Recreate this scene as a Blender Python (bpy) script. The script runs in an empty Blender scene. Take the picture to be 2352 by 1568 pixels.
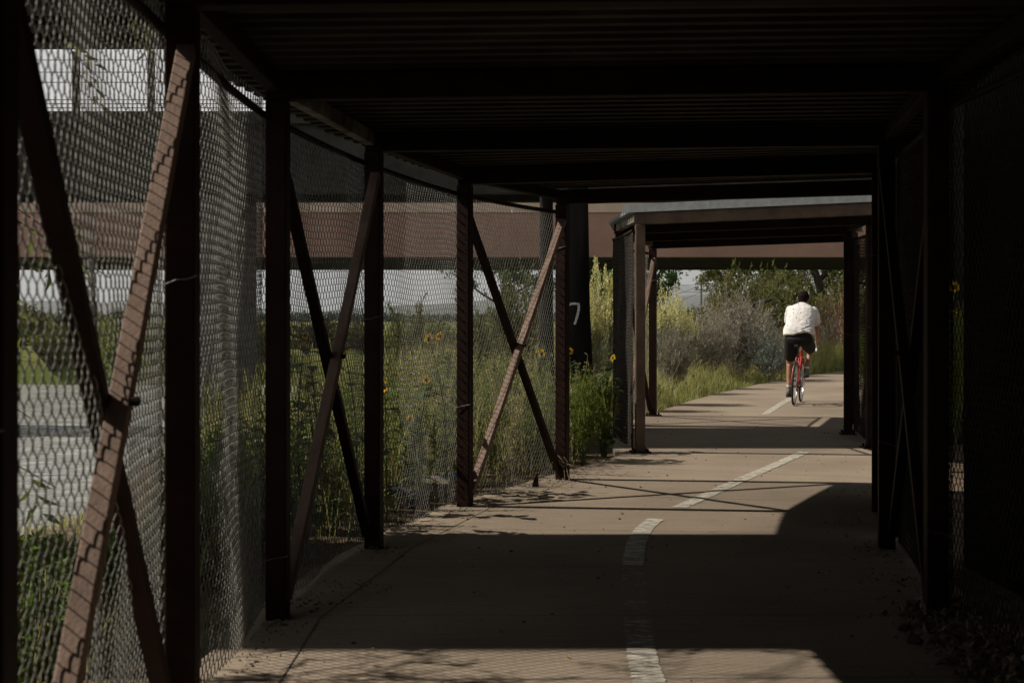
import bpy, bmesh, math, random
import numpy as np
from mathutils import Vector, Matrix, noise as mnoise

PI = math.pi
sc = bpy.context.scene
COL = sc.collection
EYE, FPX, CU, VH = 1.4, 3267.0, 1176.0, 725.0      # camera height; focal length and horizon measured on the photo

def gp(u, v, z=0.0):
    """photo measurement -> point on the ground (or on a level z)"""
    y = (EYE - z) * FPX / (v - VH)
    return ((u - CU) / FPX * y, y)

def at(u, v, y):
    return ((u - CU) / FPX * y, y, EYE - (v - VH) / FPX * y)

# ------------------------------------------------------------------ materials
def nodes_of(m):
    m.use_nodes = True
    nt = m.node_tree
    return nt, nt.nodes, nt.links

def mat(name, col, rough=0.7, metal=0.0, nscale=8.0, namt=0.25, bump=0.0, bscale=60.0, col2=None, stretch=None, spec=0.4):
    m = bpy.data.materials.new(name)
    nt, N, L = nodes_of(m)
    b = N['Principled BSDF']
    b.inputs['Roughness'].default_value = rough
    b.inputs['Metallic'].default_value = metal
    b.inputs['Specular IOR Level'].default_value = spec
    tc = N.new('ShaderNodeTexCoord')
    src = tc.outputs['Object']
    if stretch:
        mp = N.new('ShaderNodeMapping'); mp.inputs['Scale'].default_value = stretch
        L.new(src, mp.inputs['Vector']); src = mp.outputs['Vector']
    nz = N.new('ShaderNodeTexNoise'); nz.inputs['Scale'].default_value = nscale
    nz.inputs['Detail'].default_value = 6; nz.inputs['Roughness'].default_value = 0.65
    L.new(src, nz.inputs['Vector'])
    rp = N.new('ShaderNodeValToRGB')
    c2 = col2 if col2 else tuple(max(0, c * (1 - namt * 1.6)) for c in col)
    c1 = col if col2 else tuple(min(1, c * (1 + namt)) for c in col)
    rp.color_ramp.elements[0].position = 0.32; rp.color_ramp.elements[0].color = (*c2, 1)
    rp.color_ramp.elements[1].position = 0.68; rp.color_ramp.elements[1].color = (*c1, 1)
    L.new(nz.outputs['Fac'], rp.inputs['Fac'])
    L.new(rp.outputs['Color'], b.inputs['Base Color'])
    if bump:
        n2 = N.new('ShaderNodeTexNoise'); n2.inputs['Scale'].default_value = bscale; n2.inputs['Detail'].default_value = 5
        L.new(src, n2.inputs['Vector'])
        bp = N.new('ShaderNodeBump'); bp.inputs['Strength'].default_value = bump; bp.inputs['Distance'].default_value = 0.01
        L.new(n2.outputs['Fac'], bp.inputs['Height']); L.new(bp.outputs['Normal'], b.inputs['Normal'])
    return m

def leafmat(name, ca, cb, trans=0.3, cc=None, rough=0.6):
    m = bpy.data.materials.new(name)
    nt, N, L = nodes_of(m)
    N.remove(N['Principled BSDF'])
    out = N['Material Output']
    ge = N.new('ShaderNodeNewGeometry')
    rp = N.new('ShaderNodeValToRGB')
    rp.color_ramp.elements[0].color = (*ca, 1); rp.color_ramp.elements[1].color = (*cb, 1)
    if cc:
        e = rp.color_ramp.elements.new(0.9); e.color = (*cb, 1)
        rp.color_ramp.elements[-1].color = (*cc, 1)
    L.new(ge.outputs['Random Per Island'], rp.inputs['Fac'])
    p = N.new('ShaderNodeBsdfPrincipled'); p.inputs['Roughness'].default_value = rough
    p.inputs['Specular IOR Level'].default_value = 0.25
    L.new(rp.outputs['Color'], p.inputs['Base Color'])
    t = N.new('ShaderNodeBsdfTranslucent'); L.new(rp.outputs['Color'], t.inputs['Color'])
    mx = N.new('ShaderNodeMixShader'); mx.inputs['Fac'].default_value = trans
    L.new(p.outputs['BSDF'], mx.inputs[1]); L.new(t.outputs['BSDF'], mx.inputs[2])
    L.new(mx.outputs['Shader'], out.inputs['Surface'])
    return m

M = {}
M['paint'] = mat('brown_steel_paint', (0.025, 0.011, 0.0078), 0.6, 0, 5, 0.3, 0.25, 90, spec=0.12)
M['paint_skylit'] = mat('skylit_brown_steel_paint', (0.115, 0.078, 0.056), 0.6, 0, 5, 0.25, 0.25, 90, spec=0.2)  # pale copy of the post paint, skylight put into the colour
M['brace'] = mat('sunlit_tan_brown_paint', (0.245, 0.172, 0.138), 0.65, 0, 6, 0.2, 0.25, 90, spec=0.12)  # light copy of the brown brace paint, sunlight put into the colour
M['paint_dark'] = mat('dark_brown_steel_paint', (0.022, 0.014, 0.010), 0.7, 0, 5, 0.3, 0.25, 90, spec=0.1)
M['deck'] = mat('weathered_roof_deck', (0.032, 0.027, 0.020), 0.7, 0, 2.5, 0.45, 0.15, 30, spec=0.15)
M['galv'] = mat('galvanised_sheet', (0.24, 0.255, 0.26), 0.42, 0.55, 14, 0.14)
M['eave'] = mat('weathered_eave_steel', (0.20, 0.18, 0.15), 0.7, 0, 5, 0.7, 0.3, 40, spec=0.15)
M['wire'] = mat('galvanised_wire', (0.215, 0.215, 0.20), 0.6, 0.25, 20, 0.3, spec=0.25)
M['wire_shaded'] = mat('shaded_dark_wire', (0.05, 0.042, 0.036), 0.7, 0.1, 20, 0.4, spec=0.2)  # dark copy of the wire, its shade put into the colour
M['timber'] = mat('creosoted_timber', (0.012, 0.010, 0.009), 0.8, 0, 6, 0.5, 0.6, 25, stretch=(1, 1, 0.12), spec=0.2)
M['whitepaint'] = mat('brushed_white_paint', (0.62, 0.62, 0.6), 0.8, 0, 60, 0.35)
M['girder'] = mat('dark_weathered_girder', (0.03, 0.03, 0.026), 0.85, 0, 1.2, 0.3, 0.2, 20, spec=0.1)
M['concrete_dark'] = mat('stained_dark_concrete', (0.10, 0.095, 0.088), 0.9, 0, 1.5, 0.3, 0.3, 25)
M['shade_dark'] = mat('shade_dark_concrete', (0.013, 0.012, 0.011), 0.95, 0, 1.5, 0.4, 0.3, 25, spec=0.05)  # concrete blackened so that the walls read as in shade
M['concrete'] = mat('bare_concrete', (0.24, 0.21, 0.18), 0.9, 0, 2.5, 0.25, 0.3, 30)
M['tan'] = mat('tan_stained_concrete', (0.42, 0.32, 0.245), 0.85, 0, 0.5, 0.1, 0.15, 8)
M['rust'] = mat('red_brown_stained_concrete', (0.265, 0.158, 0.122), 0.85, 0, 0.4, 0.12, 0.15, 8)
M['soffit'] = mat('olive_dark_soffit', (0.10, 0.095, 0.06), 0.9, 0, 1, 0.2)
M['bark'] = mat('dark_bark', (0.055, 0.042, 0.034), 0.9, 0, 10, 0.35, 0.6, 40, stretch=(1, 1, 0.2))
M['stem'] = mat('green_stem', (0.11, 0.14, 0.05), 0.7, 0, 12, 0.3)
M['drystem'] = mat('dry_stem', (0.30, 0.24, 0.15), 0.8, 0, 12, 0.3)
M['greystem'] = mat('grey_twig', (0.20, 0.175, 0.145), 0.85, 0, 12, 0.3)
M['rock'] = mat('dusty_rock', (0.16, 0.14, 0.12), 0.9, 0, 9, 0.3, 0.6, 40)
M['dark_rock'] = mat('dark_clod', (0.13, 0.105, 0.085), 0.95, 0, 20, 0.4, 0.6, 60)

M['leaf_weed'] = leafmat('weed_leaf', (0.13, 0.19, 0.035), (0.29, 0.33, 0.08), 0.5)
M['leaf_bright'] = leafmat('bright_leaf', (0.09, 0.19, 0.02), (0.18, 0.29, 0.04), 0.45)
M['leaf_sun'] = leafmat('sunflower_leaf', (0.065, 0.10, 0.035), (0.12, 0.16, 0.06), 0.3)
M['leaf_dark'] = leafmat('dark_tree_leaf', (0.04, 0.09, 0.018), (0.085, 0.155, 0.03), 0.4)
M['leaf_olive'] = leafmat('olive_tree_leaf', (0.12, 0.135, 0.035), (0.21, 0.22, 0.07), 0.4, (0.27, 0.20, 0.10))
M['leaf_sage'] = leafmat('sage_leaf', (0.19, 0.19, 0.14), (0.40, 0.375, 0.30), 0.3, (0.42, 0.31, 0.24))
M['leaf_bluesage'] = leafmat('blue_sage_leaf', (0.17, 0.21, 0.17), (0.30, 0.34, 0.28), 0.3)
M['leaf_rabbit'] = leafmat('rabbitbrush_leaf', (0.16, 0.20, 0.10), (0.28, 0.31, 0.17), 0.3)
M['bloom_rabbit'] = leafmat('cream_bloom', (0.58, 0.57, 0.24), (0.76, 0.72, 0.40), 0.35)
M['leaf_dry'] = leafmat('dry_tan_leaf', (0.30, 0.235, 0.155), (0.46, 0.37, 0.26), 0.3)
M['leaf_rust'] = leafmat('rust_seed', (0.22, 0.14, 0.085), (0.38, 0.25, 0.155), 0.2)
M['grass'] = leafmat('grass_blade', (0.19, 0.225, 0.06), (0.35, 0.345, 0.12), 0.4, (0.50, 0.41, 0.23))
M['grass_dry'] = leafmat('grass_dry_blade', (0.31, 0.32, 0.10), (0.48, 0.44, 0.19), 0.45, (0.55, 0.45, 0.28))
M['petal'] = leafmat('yellow_petal', (0.75, 0.42, 0.01), (0.85, 0.55, 0.02), 0.35)
M['disc'] = mat('brown_flower_disc', (0.05, 0.022, 0.012), 0.9, 0, 60, 0.4)
M['leaf_litter'] = leafmat('dead_leaf', (0.11, 0.08, 0.06), (0.34, 0.265, 0.19), 0.05)
M['leaf_yellow'] = leafmat('fallen_yellow_leaf', (0.55, 0.36, 0.05), (0.6, 0.45, 0.12), 0.1)

M['skin'] = mat('tanned_skin', (0.36, 0.19, 0.12), 0.5, 0, 14, 0.1)
M['hair'] = mat('dark_hair', (0.012, 0.008, 0.006), 0.8, 0, 90, 0.4, 0.5, 200, spec=0.1)
M['shorts'] = mat('black_cloth', (0.008, 0.008, 0.009), 0.85, 0, 20, 0.2, 0.3, 30)
M['shoe'] = mat('grey_shoe', (0.16, 0.155, 0.145), 0.75, 0, 25, 0.5)
M['sole'] = mat('dark_rubber', (0.025, 0.024, 0.022), 0.8, 0, 25, 0.3)
M['sock'] = mat('white_sock', (0.6, 0.6, 0.58), 0.9, 0, 60, 0.1)
M['red'] = mat('red_bike_paint', (0.43, 0.016, 0.022), 0.25, 0, 10, 0.06, spec=0.5)
M['tyre'] = mat('black_tyre', (0.016, 0.016, 0.016), 0.75, 0, 40, 0.2)
M['alu'] = mat('brushed_aluminium', (0.62, 0.62, 0.63), 0.3, 0.9, 30, 0.08)
M['blackpart'] = mat('black_plastic', (0.012, 0.012, 0.012), 0.45, 0, 30, 0.2)
M['whitetape'] = mat('white_bar_tape', (0.75, 0.75, 0.73), 0.6, 0, 60, 0.08)
M['whiteplastic'] = mat('white_bottle_plastic', (0.7, 0.71, 0.72), 0.4, 0, 30, 0.06)
M['blue'] = mat('blue_plastic_film', (0.03, 0.13, 0.42), 0.4, 0, 9, 0.35)
M['palewood'] = mat('grey_weathered_pole', (0.18, 0.16, 0.14), 0.9, 0, 10, 0.2)

# shirt: white cotton with small scattered dark marks
def shirt_material():
    m = bpy.data.materials.new('white_printed_cotton')
    nt, N, L = nodes_of(m); b = N['Principled BSDF']
    b.inputs['Roughness'].default_value = 0.85; b.inputs['Specular IOR Level'].default_value = 0.2
    tc = N.new('ShaderNodeTexCoord')
    vo = N.new('ShaderNodeTexVoronoi'); vo.inputs['Scale'].default_value = 15.0; vo.inputs['Randomness'].default_value = 0.75
    L.new(tc.outputs['Object'], vo.inputs['Vector'])
    lt = N.new('ShaderNodeMath'); lt.operation = 'LESS_THAN'; lt.inputs[1].default_value = 0.165
    L.new(vo.outputs['Distance'], lt.inputs[0])
    mx = N.new('ShaderNodeMix'); mx.data_type = 'RGBA'
    mx.inputs['A'].default_value = (0.75, 0.735, 0.73, 1); mx.inputs['B'].default_value = (0.04, 0.045, 0.07, 1)
    L.new(lt.outputs[0], mx.inputs['Factor']); L.new(mx.outputs['Result'], b.inputs['Base Color'])
    return m
M['shirt'] = shirt_material()

# brushed concrete of the path, broom lines across it
def path_material():
    m = bpy.data.materials.new('broomed_tan_concrete')
    nt, N, L = nodes_of(m); b = N['Principled BSDF']
    b.inputs['Roughness'].default_value = 0.9; b.inputs['Specular IOR Level'].default_value = 0.08
    tc = N.new('ShaderNodeTexCoord')
    n1 = N.new('ShaderNodeTexNoise'); n1.inputs['Scale'].default_value = 0.7; n1.inputs['Detail'].default_value = 8
    L.new(tc.outputs['Object'], n1.inputs['Vector'])
    r1 = N.new('ShaderNodeValToRGB')
    r1.color_ramp.elements[0].position = 0.3; r1.color_ramp.elements[0].color = (0.213, 0.174, 0.134, 1)
    r1.color_ramp.elements[1].position = 0.7; r1.color_ramp.elements[1].color = (0.318, 0.260, 0.202, 1)
    L.new(n1.outputs['Fac'], r1.inputs['Fac'])
    mp = N.new('ShaderNodeMapping'); mp.inputs['Scale'].default_value = (2.0, 70, 1)
    L.new(tc.outputs['Object'], mp.inputs['Vector'])
    n2 = N.new('ShaderNodeTexNoise'); n2.inputs['Scale'].default_value = 1.0; n2.inputs['Detail'].default_value = 4
    L.new(mp.outputs['Vector'], n2.inputs['Vector'])
    n3 = N.new('ShaderNodeTexNoise'); n3.inputs['Scale'].default_value = 45; n3.inputs['Detail'].default_value = 6
    L.new(tc.outputs['Object'], n3.inputs['Vector'])
    mul = N.new('ShaderNodeMath'); mul.operation = 'MULTIPLY_ADD'; mul.inputs[1].default_value = 0.9; mul.inputs[2].default_value = 0.55
    L.new(n2.outputs['Fac'], mul.inputs[0])
    mul3 = N.new('ShaderNodeMath'); mul3.operation = 'MULTIPLY_ADD'; mul3.inputs[1].default_value = 0.5; mul3.inputs[2].default_value = 0.75
    L.new(n3.outputs['Fac'], mul3.inputs[0])
    mm = N.new('ShaderNodeMath'); mm.operation = 'MULTIPLY'; L.new(mul.outputs[0], mm.inputs[0]); L.new(mul3.outputs[0], mm.inputs[1])
    vm = N.new('ShaderNodeVectorMath'); vm.operation = 'SCALE'
    L.new(r1.outputs['Color'], vm.inputs[0]); L.new(mm.outputs[0], vm.inputs['Scale'])
    # a few darker stains
    n4 = N.new('ShaderNodeTexNoise'); n4.inputs['Scale'].default_value = 2.2; n4.inputs['Detail'].default_value = 10; n4.inputs['Roughness'].default_value = 0.7
    L.new(tc.outputs['Object'], n4.inputs['Vector'])
    r4 = N.new('ShaderNodeValToRGB'); r4.color_ramp.elements[0].position = 0.62; r4.color_ramp.elements[0].color = (1, 1, 1, 1)
    r4.color_ramp.elements[1].position = 0.75; r4.color_ramp.elements[1].color = (0.6, 0.56, 0.52, 1)
    L.new(n4.outputs['Fac'], r4.inputs['Fac'])
    v2 = N.new('ShaderNodeVectorMath'); v2.operation = 'MULTIPLY'
    L.new(vm.outputs[0], v2.inputs[0]); L.new(r4.outputs['Color'], v2.inputs[1])
    L.new(v2.outputs[0], b.inputs['Base Color'])
    bp = N.new('ShaderNodeBump'); bp.inputs['Strength'].default_value = 0.5; bp.inputs['Distance'].default_value = 0.006
    L.new(n2.outputs['Fac'], bp.inputs['Height']); L.new(bp.outputs['Normal'], b.inputs['Normal'])
    return m
M['path'] = path_material()
M['joint'] = mat('path_joint_dirt', (0.09, 0.07, 0.055), 0.95, 0, 30, 0.3)

def marking_material(name, lo, hi):
    m = bpy.data.materials.new(name)
    nt, N, L = nodes_of(m); b = N['Principled BSDF']; out = N['Material Output']
    b.inputs['Roughness'].default_value = 0.7
    tc = N.new('ShaderNodeTexCoord')
    mp = N.new('ShaderNodeMapping'); mp.inputs['Scale'].default_value = (5, 26, 1); L.new(tc.outputs['Object'], mp.inputs['Vector'])
    n = N.new('ShaderNodeTexNoise'); n.inputs['Scale'].default_value = 1.6; n.inputs['Detail'].default_value = 8; n.inputs['Roughness'].default_value = 0.7
    L.new(mp.outputs['Vector'], n.inputs['Vector'])
    r = N.new('ShaderNodeValToRGB'); r.color_ramp.elements[0].position = lo; r.color_ramp.elements[1].position = hi
    L.new(n.outputs['Fac'], r.inputs['Fac'])
    n2 = N.new('ShaderNodeTexNoise'); n2.inputs['Scale'].default_value = 14; n2.inputs['Detail'].default_value = 6
    L.new(tc.outputs['Object'], n2.inputs['Vector'])
    r2 = N.new('ShaderNodeValToRGB'); r2.color_ramp.elements[0].position = 0.3; r2.color_ramp.elements[0].color = (0.36, 0.33, 0.27, 1)
    r2.color_ramp.elements[1].position = 0.6; r2.color_ramp.elements[1].color = (0.60, 0.57, 0.49, 1)
    L.new(n2.outputs['Fac'], r2.inputs['Fac']); L.new(r2.outputs['Color'], b.inputs['Base Color'])
    t = N.new('ShaderNodeBsdfTransparent'); mx = N.new('ShaderNodeMixShader')
    L.new(r.outputs['Color'], mx.inputs['Fac']); L.new(t.outputs[0], mx.inputs[1]); L.new(b.outputs[0], mx.inputs[2])
    L.new(mx.outputs[0], out.inputs['Surface'])
    return m
M['mark'] = marking_material('cracked_white_road_paint', 0.42, 0.50)
M['mark_worn'] = marking_material('worn_white_road_paint', 0.54, 0.60)
M['mark_half'] = marking_material('half_worn_road_paint', 0.48, 0.55)

def ground_material():
    m = bpy.data.materials.new('dirt_and_turf')
    nt, N, L = nodes_of(m); b = N['Principled BSDF']; b.inputs['Roughness'].default_value = 0.95
    b.inputs['Specular IOR Level'].default_value = 0.1
    tc = N.new('ShaderNodeTexCoord')
    n1 = N.new('ShaderNodeTexNoise'); n1.inputs['Scale'].default_value = 0.35; n1.inputs['Detail'].default_value = 10
    L.new(tc.outputs['Object'], n1.inputs['Vector'])
    r = N.new('ShaderNodeValToRGB')
    r.color_ramp.elements[0].position = 0.38; r.color_ramp.elements[0].color = (0.085, 0.11, 0.03, 1)
    r.color_ramp.elements[1].position = 0.62; r.color_ramp.elements[1].color = (0.16, 0.16, 0.055, 1)
    L.new(n1.outputs['Fac'], r.inputs['Fac'])
    n2 = N.new('ShaderNodeTexNoise'); n2.inputs['Scale'].default_value = 9; n2.inputs['Detail'].default_value = 8
    L.new(tc.outputs['Object'], n2.inputs['Vector'])
    r2 = N.new('ShaderNodeValToRGB')
    r2.color_ramp.elements[0].position = 0.35; r2.color_ramp.elements[0].color = (0.06, 0.045, 0.03, 1)
    r2.color_ramp.elements[1].position = 0.65; r2.color_ramp.elements[1].color = (0.17, 0.13, 0.09, 1)
    L.new(n2.outputs['Fac'], r2.inputs['Fac'])
    sep = N.new('ShaderNodeSeparateXYZ'); L.new(tc.outputs['Object'], sep.inputs[0])
    mr = N.new('ShaderNodeMapRange'); mr.inputs['From Min'].default_value = 50; mr.inputs['From Max'].default_value = 60
    L.new(sep.outputs['Y'], mr.inputs['Value'])
    mx = N.new('ShaderNodeMix'); mx.data_type = 'RGBA'
    L.new(mr.outputs[0], mx.inputs['Factor']); L.new(r2.outputs['Color'], mx.inputs['A']); L.new(r.outputs['Color'], mx.inputs['B'])
    L.new(mx.outputs['Result'], b.inputs['Base Color'])
    bp = N.new('ShaderNodeBump'); bp.inputs['Strength'].default_value = 0.7; bp.inputs['Distance'].default_value = 0.04
    L.new(n2.outputs['Fac'], bp.inputs['Height']); L.new(bp.outputs['Normal'], b.inputs['Normal'])
    return m
M['ground'] = ground_material()

def water_material():
    m = bpy.data.materials.new('rippled_river_water')
    nt, N, L = nodes_of(m); b = N['Principled BSDF']
    b.inputs['Base Color'].default_value = (0.30, 0.31, 0.30, 1); b.inputs['Roughness'].default_value = 0.08
    b.inputs['IOR'].default_value = 1.333; b.inputs['Specular IOR Level'].default_value = 0.5
    tc = N.new('ShaderNodeTexCoord')
    mp = N.new('ShaderNodeMapping'); mp.inputs['Scale'].default_value = (0.5, 2.2, 1); L.new(tc.outputs['Object'], mp.inputs['Vector'])
    n = N.new('ShaderNodeTexNoise'); n.inputs['Scale'].default_value = 2.2; n.inputs['Detail'].default_value = 4
    L.new(mp.outputs['Vector'], n.inputs['Vector'])
    bp = N.new('ShaderNodeBump'); bp.inputs['Strength'].default_value = 0.9; bp.inputs['Distance'].default_value = 0.25
    L.new(n.outputs['Fac'], bp.inputs['Height']); L.new(bp.outputs['Normal'], b.inputs['Normal'])
    return m
M['water'] = water_material()
M['hill'] = mat('wooded_hill', (0.075, 0.085, 0.07), 0.95, 0, 0.002, 0.3)

# ------------------------------------------------------------------ mesh helpers
class MB:
    """collects faces; build() links them as ONE mesh object"""
    def __init__(s):
        s.v = []; s.f = []; s.n = 0
    def add(s, verts, faces):
        v = np.asarray(verts, dtype=np.float64).reshape(-1, 3)
        s.v.append(v)
        s.f.append((np.asarray(faces, dtype=np.int64) + s.n))
        s.n += len(v)
    def box(s, c, size, rz=0.0):
        hx, hy, hz = size[0] / 2, size[1] / 2, size[2] / 2
        v = np.array([(x, y, z) for x in (-hx, hx) for y in (-hy, hy) for z in (-hz, hz)])
        ca, sa = math.cos(rz), math.sin(rz)
        w = np.stack([v[:, 0] * ca - v[:, 1] * sa, v[:, 0] * sa + v[:, 1] * ca, v[:, 2]], 1) + np.array(c)
        s.add(w, [(0, 1, 3, 2), (4, 6, 7, 5), (0, 4, 5, 1), (2, 3, 7, 6), (0, 2, 6, 4), (1, 5, 7, 3)])
    def bar(s, p, q, w, h, up=(0, 0, 1)):
        p = Vector(p); q = Vector(q); d = (q - p).normalized()
        up = Vector(up); side = d.cross(up)
        if side.length < 1e-4: side = d.cross(Vector((1, 0, 0)))
        side.normalize(); u2 = side.cross(d).normalized()
        v = []
        for o in (p, q):
            for a, b in ((-1, -1), (1, -1), (1, 1), (-1, 1)):
                v.append(o + side * (a * w / 2) + u2 * (b * h / 2))
        s.add([tuple(x) for x in v], [(0, 3, 2, 1), (4, 5, 6, 7), (0, 1, 5, 4), (1, 2, 6, 5), (2, 3, 7, 6), (3, 0, 4, 7)])
    def tube(s, pts, r, n=6, caps=True):
        P = np.asarray(pts, dtype=np.float64); k = len(P)
        R = np.full(k, r) if np.isscalar(r) else np.asarray(r, dtype=np.float64)
        T = np.gradient(P, axis=0); T /= (np.linalg.norm(T, axis=1, keepdims=True) + 1e-12)
        ref = np.array([0, 0, 1.0]) if abs(T[:, 2]).mean() < 0.8 else np.array([1.0, 0, 0])
        A = np.cross(T, ref); A /= (np.linalg.norm(A, axis=1, keepdims=True) + 1e-12)
        B = np.cross(T, A)
        th = np.arange(n) * 2 * PI / n
        V = P[:, None, :] + R[:, None, None] * (A[:, None, :] * np.cos(th)[None, :, None] + B[:, None, :] * np.sin(th)[None, :, None])
        i = np.arange(k - 1)[:, None] * n; j = np.arange(n)[None, :]; j2 = (j + 1) % n
        F = np.stack([i + j, i + n + j, i + n + j2, i + j2], -1).reshape(-1, 4)
        s.add(V.reshape(-1, 3), F)
        if caps and n == 4:
            s.f.append(np.array([[0, 1, 2, 3]]) + s.n - n * k); s.f.append(np.array([[3, 2, 1, 0]]) + s.n - n)
    def ring_torus(s, c, R, r, axis='x', n=40, m=8):
        a = np.arange(n) * 2 * PI / n; b = np.arange(m) * 2 * PI / m
        ca, sa = np.cos(a)[:, None], np.sin(a)[:, None]; cb, sb = np.cos(b)[None, :], np.sin(b)[None, :]
        X = r * sb + 0 * ca; Y = (R + r * cb) * ca; Z = (R + r * cb) * sa
        V = np.stack([X, Y, Z], -1).reshape(-1, 3) + np.array(c)
        i = np.arange(n)[:, None]; j = np.arange(m)[None, :]; i2 = (i + 1) % n; j2 = (j + 1) % m
        F = np.stack([i * m + j, i2 * m + j, i2 * m + j2, i * m + j2], -1).reshape(-1, 4)
        s.add(V, F)
    def ellipsoid(s, c, r, R=None, n=14, m=10):
        a = np.arange(n) * 2 * PI / n; b = np.linspace(0.02, PI - 0.02, m)
        V = np.stack([np.sin(b)[:, None] * np.cos(a)[None], np.sin(b)[:, None] * np.sin(a)[None], np.cos(b)[:, None] + 0 * a[None]], -1).reshape(-1, 3) * np.array(r)
        if R is not None: V = V @ np.array(R.to_3x3()).T
        V = V + np.array(c)
        i = np.arange(m - 1)[:, None] * n; j = np.arange(n)[None, :]; j2 = (j + 1) % n
        F = np.stack([i + j, i + n + j, i + n + j2, i + j2], -1).reshape(-1, 4)
        s.add(V, F)
        b0 = s.n - n * m
        for base, rev in ((b0, True), (b0 + (m - 1) * n, False)):
            ctr = V[(0 if rev else (m - 1) * n):][:n].mean(0)
            s.v.append(ctr[None]); k = s.n; s.n += 1
            for q in range(0, n, 2):
                a0, a1, a2 = base + q, base + (q + 1) % n, base + (q + 2) % n
                s.f.append(np.array([[k, a0, a1, a2]] if rev else [[k, a2, a1, a0]]))
    def capsule(s, p, q, r0, r1, n=12):
        p = np.array(p, float); q = np.array(q, float); d = q - p; L_ = np.linalg.norm(d); d = d / L_
        ts = []
        for a in np.linspace(-PI / 2 + 0.05, 0, 5): ts.append((p + d * r0 * math.sin(a), r0 * math.cos(a)))
        for t in np.linspace(0, 1, 5)[1:-1]: ts.append((p + d * L_ * t, r0 + (r1 - r0) * t))
        for a in np.linspace(0, PI / 2 - 0.05, 5): ts.append((q + d * r1 * math.sin(a), r1 * math.cos(a)))
        ref = np.array([0, 0, 1.0]) if abs(d[2]) < 0.8 else np.array([1.0, 0, 0])
        A = np.cross(d, ref); A /= np.linalg.norm(A); B = np.cross(d, A)
        th = np.arange(n) * 2 * PI / n
        V = np.concatenate([c[None] + r * (np.cos(th)[:, None] * A + np.sin(th)[:, None] * B) for c, r in ts])
        k = len(ts); i = np.arange(k - 1)[:, None] * n; j = np.arange(n)[None, :]; j2 = (j + 1) % n
        s.add(V, np.stack([i + j, i + n + j, i + n + j2, i + j2], -1).reshape(-1, 4))
    def loft(s, rings):
        """rings: list of (n,3) arrays of equal n; closed with fans"""
        n = len(rings[0]); k = len(rings); V = np.concatenate(rings)
        i = np.arange(k - 1)[:, None] * n; j = np.arange(n)[None, :]; j2 = (j + 1) % n
        base = s.n
        s.add(V, np.stack([i + j, i + n + j, i + n + j2, i + j2], -1).reshape(-1, 4))
        for b, R in ((base, rings[0]), (base + (k - 1) * n, rings[-1])):
            s.v.append(np.mean(R, 0)[None]); c = s.n; s.n += 1
            for q in range(0, n, 2): s.f.append(np.array([[c, b + q, b + (q + 1) % n, b + (q + 2) % n]]))
    def mesh(s, name, smooth=False):
        V = np.concatenate(s.v); F = np.concatenate(s.f)
        me = bpy.data.meshes.new(name)
        me.vertices.add(len(V)); me.vertices.foreach_set('co', V.astype(np.float32).ravel())
        me.loops.add(F.size); me.loops.foreach_set('vertex_index', F.astype(np.int32).ravel())
        me.polygons.add(len(F)); me.polygons.foreach_set('loop_start', (np.arange(len(F)) * 4).astype(np.int32))
        me.update(calc_edges=True)
        me.polygons.foreach_set('use_smooth', np.full(len(F), bool(smooth)))
        me.validate(clean_customdata=False)
        return me
    def build(s, name, material, parent=None, smooth=False, loc=None):
        me = s.mesh(name, smooth)
        return link(name, me, material, parent, loc)

def link(name, me, material=None, parent=None, loc=None):
    o = bpy.data.objects.new(name, me); COL.objects.link(o)
    if material is not None and me is not None and len(me.materials) == 0: me.materials.append(material)
    if parent is not None: o.parent = parent
    if loc is not None: o.location = loc
    return o

def tag(o, label=None, cat=None, group=None, kind=None):
    if label: o['label'] = label
    if cat: o['category'] = cat
    if group: o['group'] = group
    if kind: o['kind'] = kind
    return o

def empty(name, loc=(0, 0, 0), rz=0.0, label=None, cat=None, group=None):
    o = bpy.data.objects.new(name, None); COL.objects.link(o)
    o.location = loc; o.rotation_euler = (0, 0, rz); o.empty_display_size = 0.2
    return tag(o, label, cat, group)

def copy_tree(o, parent=None):
    c = o.copy(); COL.objects.link(c)
    if parent is not None: c.parent = parent
    for ch in [x for x in bpy.data.objects if x.parent == o]:
        copy_tree(ch, c)
    return c

def bevel(o, w=0.006, seg=2):
    m = o.modifiers.new('bevel', 'BEVEL'); m.width = w; m.segments = seg; m.limit_method = 'ANGLE'
    return o

# ------------------------------------------------------------------ camera, light, sky
cam = bpy.data.cameras.new('camera'); camo = bpy.data.objects.new('camera', cam); COL.objects.link(camo)
cam.lens = 50.0; cam.sensor_width = 36.0; cam.clip_start = 0.05; cam.clip_end = 90000
camo.location = (0, 0, EYE); camo.rotation_euler = (PI / 2, 0, 0)
cam.shift_y = -(784.0 - VH) / 2352.0
cam.dof.use_dof = True; cam.dof.focus_distance = 16.0; cam.dof.aperture_fstop = 5.6
sc.camera = camo

TO_SUN = Vector((-0.993, 0.12, 0.955)).normalized()
sd = bpy.data.lights.new('sun', 'SUN'); so = bpy.data.objects.new('sun', sd); COL.objects.link(so)
sd.energy = 5.0; sd.angle = math.radians(0.6); sd.color = (1.0, 0.91, 0.78)
so.rotation_euler = TO_SUN.to_track_quat('Z', 'Y').to_euler(); so.location = (-20, 0, 30)

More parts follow.
